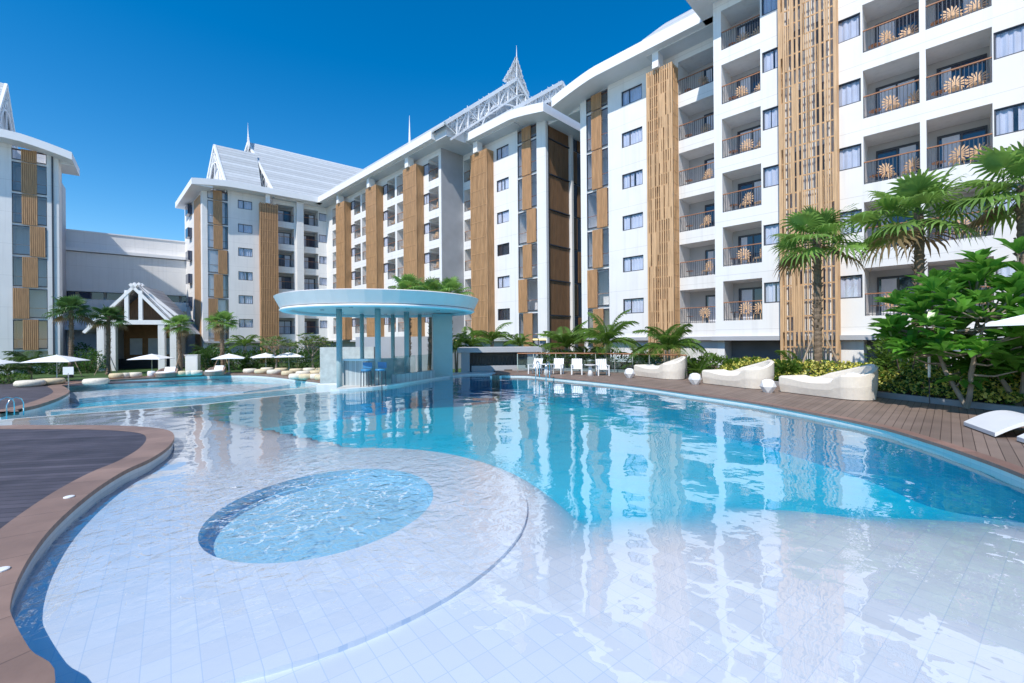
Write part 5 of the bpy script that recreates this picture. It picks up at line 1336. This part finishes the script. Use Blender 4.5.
def broad_tree(loc, label, seed=0, sc=1.0):
    rg = random.Random(seed); e = empty('broadleaf_tree', loc, 0, label, 'tree'); tb = MB(); fb = MB()
    forks = []
    for a in (0.3, 2.4, 4.4):
        p = Vector((0, 0, 0)); pts = [p.copy()]; d = Vector((math.cos(a) * .4, math.sin(a) * .4, 1)).normalized()
        for k in range(8):
            p = p + d * .26 * sc; d = (d + Vector((rg.uniform(-.15, .15), rg.uniform(-.15, .15), .05))).normalized(); pts.append(p.copy()); forks.append(p.copy())
        tb.tube(pts, [.06 * (1 - .08 * k) for k in range(9)], 7)
    forks = forks[4:]
    for i in range(85):
        u = rg.uniform(-1, 1); a = rg.uniform(0, 6.283); rr = rg.uniform(.45, 1) ** .5; c_ = math.sqrt(1 - u * u)
        q = Vector((c_ * math.cos(a) * rr * 1.5 * sc, c_ * math.sin(a) * rr * 1.25 * sc, 1.75 * sc + u * rr * 1.2 * sc))
        if q.z < .45: q.z = rg.uniform(.5, 1.2)
        q += Vector((math.sin(i) * .15, math.cos(i * 1.7) * .15, 0))
        f = min(forks, key=lambda w_: (w_ - q).length + max(0, w_.z - q.z)); m = (f + q) / 2 + Vector((0, 0, -.08))
        tb.tube([f, m, q], [.028, .02, .014], 5, False)
        out = (q - Vector((0, 0, 1.3 * sc))).normalized()
        nl = rg.randrange(9, 13)
        for k in range(nl):
            a2 = 2.4 * k + rg.uniform(-.25, .25); el = rg.uniform(-.1, 1.0); dd = (Vector((math.cos(a2), math.sin(a2), el)) + out * .55).normalized()
            leaf(fb, q + dd * .03, dd, rg.uniform(.34, .60), rg.uniform(.15, .24), fold=.30)
    tb.build('trunk', 'bark_pale', e); fb.build('crown', 'broad_leaf', e); return e

# right bed
SB = DK + .04
p = gy(818, 17.6); fan_palm((p[0], p[1], SB), 5.75, 1.12, 'staked fan palm standing in front of the tall loose slatted screen', 1, .15)
p = gy(917, 15.6); fan_palm((p[0], p[1], SB), 6.2, 1.28, 'tallest staked fan palm rising behind the broad leaved tree', 2, .15)
p = gy(1030, 13.2); fan_palm((p[0], p[1], SB), 6.3, 1.15, 'fan palm at the right edge of which only fronds show', 3, .2)
p = gy(962, 10.9); broad_tree((p[0] + .1, p[1], SB), 'broad leaved tree with big glossy leaves over the yellow shrubs', 3, 1.12)
p = gy(1018, 10.6); b2 = broad_tree((p[0] + .35, p[1] + .3, SB), 'broad leaved tree with big glossy leaves at the right edge of the photo', 5, 1.3)
def feather_px(x, Y, L_, l, seed, stem, z=SB, dark=False, fr=13, arch=1.0): p = gy(x, Y); feather_palm((p[0], p[1], z), L_, l, seed, stem, dark, fr, arch)
feather_px(797, 19.2, 1.5, 'small bushy feather palm at the foot of the loose slatted screen', 1, .3)
feather_px(668, 22.3, 2.1, 'arching feather palm behind the farthest daybed', 2, 1.2, fr=18)
feather_px(607, 24.8, 2.3, 'arching feather palm behind the rightmost deck chair', 0, 1.5, fr=18)
feather_px(567, 26.5, 2.0, 'upright feather palm behind the middle deck chairs', 1, 1.3, fr=18, arch=.6)
feather_px(585, 27, 1.5, 'bushy low feather palm between the two arching ones behind the chairs', 2, .5)
feather_px(640, 24.5, 1.4, 'low feather palm left of the tight slatted screen', 0, .3)
feather_px(698, 21, 1.1, 'small grassy palm between the first two daybeds', 2, .1, arch=.6)
for i, (x, Y, L_, st_, l) in enumerate(((470, 33, 1.9, .4, 'sunlit feather palm left of the kiosk roof'), (492, 34, 2.2, .9, 'tallest sunlit feather palm behind the kiosk'), (520, 33, 1.5, .5, 'low sunlit feather palm right behind the kiosk'), (456, 31, 1.5, .3, 'low feather palm by the pier of the pool bar'))):
    feather_px(x, Y, L_, l, i, st_ + 1.6, -.6)
for i, (x, Y, hh, l) in enumerate(((407, 27.5, 6.2, 'left of the three fan palms rising over the pool bar roof'), (450, 28, 6.1, 'right of the three fan palms rising over the pool bar roof'), (428, 30, 6.3, 'middle and rearmost of the three fan palms over the pool bar roof'))):
    p = gy(x, Y); fan_palm((p[0], p[1], GL), hh, .92, l, i, .13, False, leaves=26)
# left palms
for i, (x, y, yc, rad, l) in enumerate(((70, 377, 309, 1.15, 'leftmost staked fan palm in front of the white hall'), (108, 374.5, 316, 1.05, 'staked fan palm in front of the left side of the entrance porch'), (181, 373, 324, .95, 'staked fan palm right of the entrance porch'), (223, 372.5, 321, 1.0, 'fan palm in front of the stair shaft of the far wing'))):
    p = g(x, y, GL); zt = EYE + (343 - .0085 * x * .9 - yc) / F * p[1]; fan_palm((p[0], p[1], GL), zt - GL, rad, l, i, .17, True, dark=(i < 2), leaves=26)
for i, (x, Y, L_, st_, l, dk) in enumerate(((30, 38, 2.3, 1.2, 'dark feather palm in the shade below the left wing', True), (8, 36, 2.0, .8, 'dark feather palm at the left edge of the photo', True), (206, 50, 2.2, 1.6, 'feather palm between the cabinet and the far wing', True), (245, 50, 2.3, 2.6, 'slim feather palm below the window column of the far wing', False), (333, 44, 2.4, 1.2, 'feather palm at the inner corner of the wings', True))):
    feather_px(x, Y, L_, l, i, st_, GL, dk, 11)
p = g(276, 371.6, GL); frangipani((p[0], p[1], GL), 4.0, 1, 'pale branched frangipani between the two right parasols', 2)
p = g(313, 371, GL); frangipani((p[0], p[1], GL), 4.1, 1, 'pale branched frangipani just left of the pool bar', 4)
# hedges and shrubs at the left and middle
hs = [(18, 372, 1.3, 1.9), (36, 374, 1.2, 1.4), (88, 373, 1.5, 2.3), (98, 371, 1.3, 2.0), (82, 370, 1.2, 2.8), (60, 374, 1.0, 1.2), (200, 370.5, 1.3, 2.0), (212, 370, 1.2, 2.4), (235, 370, 1.3, 1.7), (245, 369, 1.5, 1.9), (256, 369, 1.5, 1.9), (268, 368.5, 1.5, 2.1), (283, 368.5, 1.5, 2.0), (298, 368.5, 1.5, 2.2), (312, 368.5, 1.5, 2.1), (325, 368.5, 1.5, 2.3), (338, 368, 1.5, 2.2), (5, 373, 1.2, 1.6), (222, 369, 1.3, 2.2), (-10, 372, 1.4, 2.0)]
wh = ['under the left wing', 'right of the first garden bush', 'dark and wide left of the entrance porch', 'against the left porch column', 'tall and rearmost left of the porch', 'low beside the leftmost staked palm', 'right of the towel cabinet', 'below the orange side screen of the far wing', 'behind the second love seat', 'left part of the hedge below the window column', 'hedge below the second screen of the far wing', 'hedge left of the frangipani crown', 'hedge behind the right parasols', 'hedge right of the rightmost far parasol', 'hedge behind the second frangipani', 'hedge at the inner corner of the wings', 'hedge left of the pool bar side wall', 'dark at the left edge', 'below the stair shaft of the far wing', 'cut by the left edge of the photo']
for i, ((x, y, r_, h_), l) in enumerate(zip(hs, wh)):
    p = g(x, y, GL); shrub((p[0], p[1], GL), r_, h_ , 800, .24, 'dark green shrub, ' + l, 'hedge_leaf', i)
# bright low bush on the left
p = g(6, 384, GL); shrub((p[0], p[1], GL), 1.3, .8, 700, .16, 'low bright green bush at the left edge beside the dark deck', 'shrub_leaf', 40)
# shrubs of the right bed, behind daybeds
bl = [(712, 21.5, .7, .9, 'grassy bright shrub behind the first faceted stool'), (735, 20.5, .6, .7, 'small bright shrub behind the middle daybed'), (688, 22, .7, .7, 'small shrub right of the farthest daybed'), (905, 13.8, .9, 1.9, 'mid green shrub left of the broad leaved tree'), (893, 14.6, .6, 1.2, 'small shrub behind the head of the nearest daybed'), (785, 17.4, .5, .8, 'bright shrub behind the middle stool'), (648, 23.5, .8, .9, 'shrub behind the head of the farthest daybed'), (560, 26.3, 1.0, 1.0, 'leafy shrub behind the deck chairs on the left'), (610, 25.3, 1.0, 1.0, 'leafy shrub behind the deck chairs on the right'), (540, 29, 1.0, 1.2, 'shrub at the right side of the kiosk')]
for i, (x, Y, r_, h_, l) in enumerate(bl):
    p = gy(x, Y); shrub((p[0], p[1], SB), r_, h_, 650, .17, l, 'shrub_leaf', 60 + i)
# variegated ground cover along the kerb (uncountable)
rg = random.Random(77); mb = MB()
kk = smooth_poly([(12.6, 5.5), (11.7, 7.7), (11.1, 9.4), (10.5, 11.4), (9.85, 13.7), (8.95, 16.3), (8.5, 18.6)], 10)
for i in range(19000):
    a = rg.random(); j = int(a * (len(kk) - 1)); q = Vector(kk[j]).lerp(Vector(kk[j + 1]), rg.random()); w_ = rg.random()
    q = q * 1.092 + Vector((.9, .42)) * (w_ * 2.3 + .12)
    h_ = .20 + .46 * min(1, w_ * 2.0) + .12 * math.sin(q.x * 3.1 + q.y * 2) * min(1, w_ * 3) + rg.uniform(-.14, .05)
    d = Vector((rg.uniform(-1, .6), rg.uniform(-1, .6), rg.uniform(.1, .8))).normalized(); s = rg.uniform(.07, .125)
    t = d.cross(Vector((rg.uniform(-1, 1), rg.uniform(-1, 1), 1))).normalized() * s * .38
    mb.cur = 0 if rg.random() < (.62 if q.y > 9.5 else .3) else (1 if rg.random() < .7 else 2); p = Vector((q.x, q.y, SB + max(.03, h_)))
    mb.face([p, p + d * s * .5 + t, p + d * s, p + d * s * .5 - t])
tag(mb.build('ground_cover', ['yellow_leaf', 'shrub_leaf', 'hedge_leaf']), kind='stuff')
# clipped dark hedge behind it
for i, (x, Y) in enumerate(((905, 15.0), (935, 13.6), (965, 12.6), (995, 11.9), (1025, 11.4), (1055, 10.9))):
    p = gy(x, Y); shrub((p[0] + .3, p[1] + .3, SB), .75, 1.0, 800, .13, 'dark clipped shrub behind the yellow ground cover, %s from the left' % ['first', 'second', 'third', 'fourth', 'fifth', 'sixth'][i], 'hedge_leaf', 90 + i)
p = gy(929, 11.6); GLt = empty('garden_light', (p[0], p[1], SB), 0, 'slim garden spike with a white head in the yellow ground cover', 'light')
mb = MB(); mb.tube([(0, 0, 0), (0, 0, .7)], .012, 6); mb.build('post', 'frame_dark', GLt); mb = MB(); mb.tube([(0, 0, .7), (0, 0, 1.25)], .03, 8); mb.build('head', 'white_plastic', GLt)
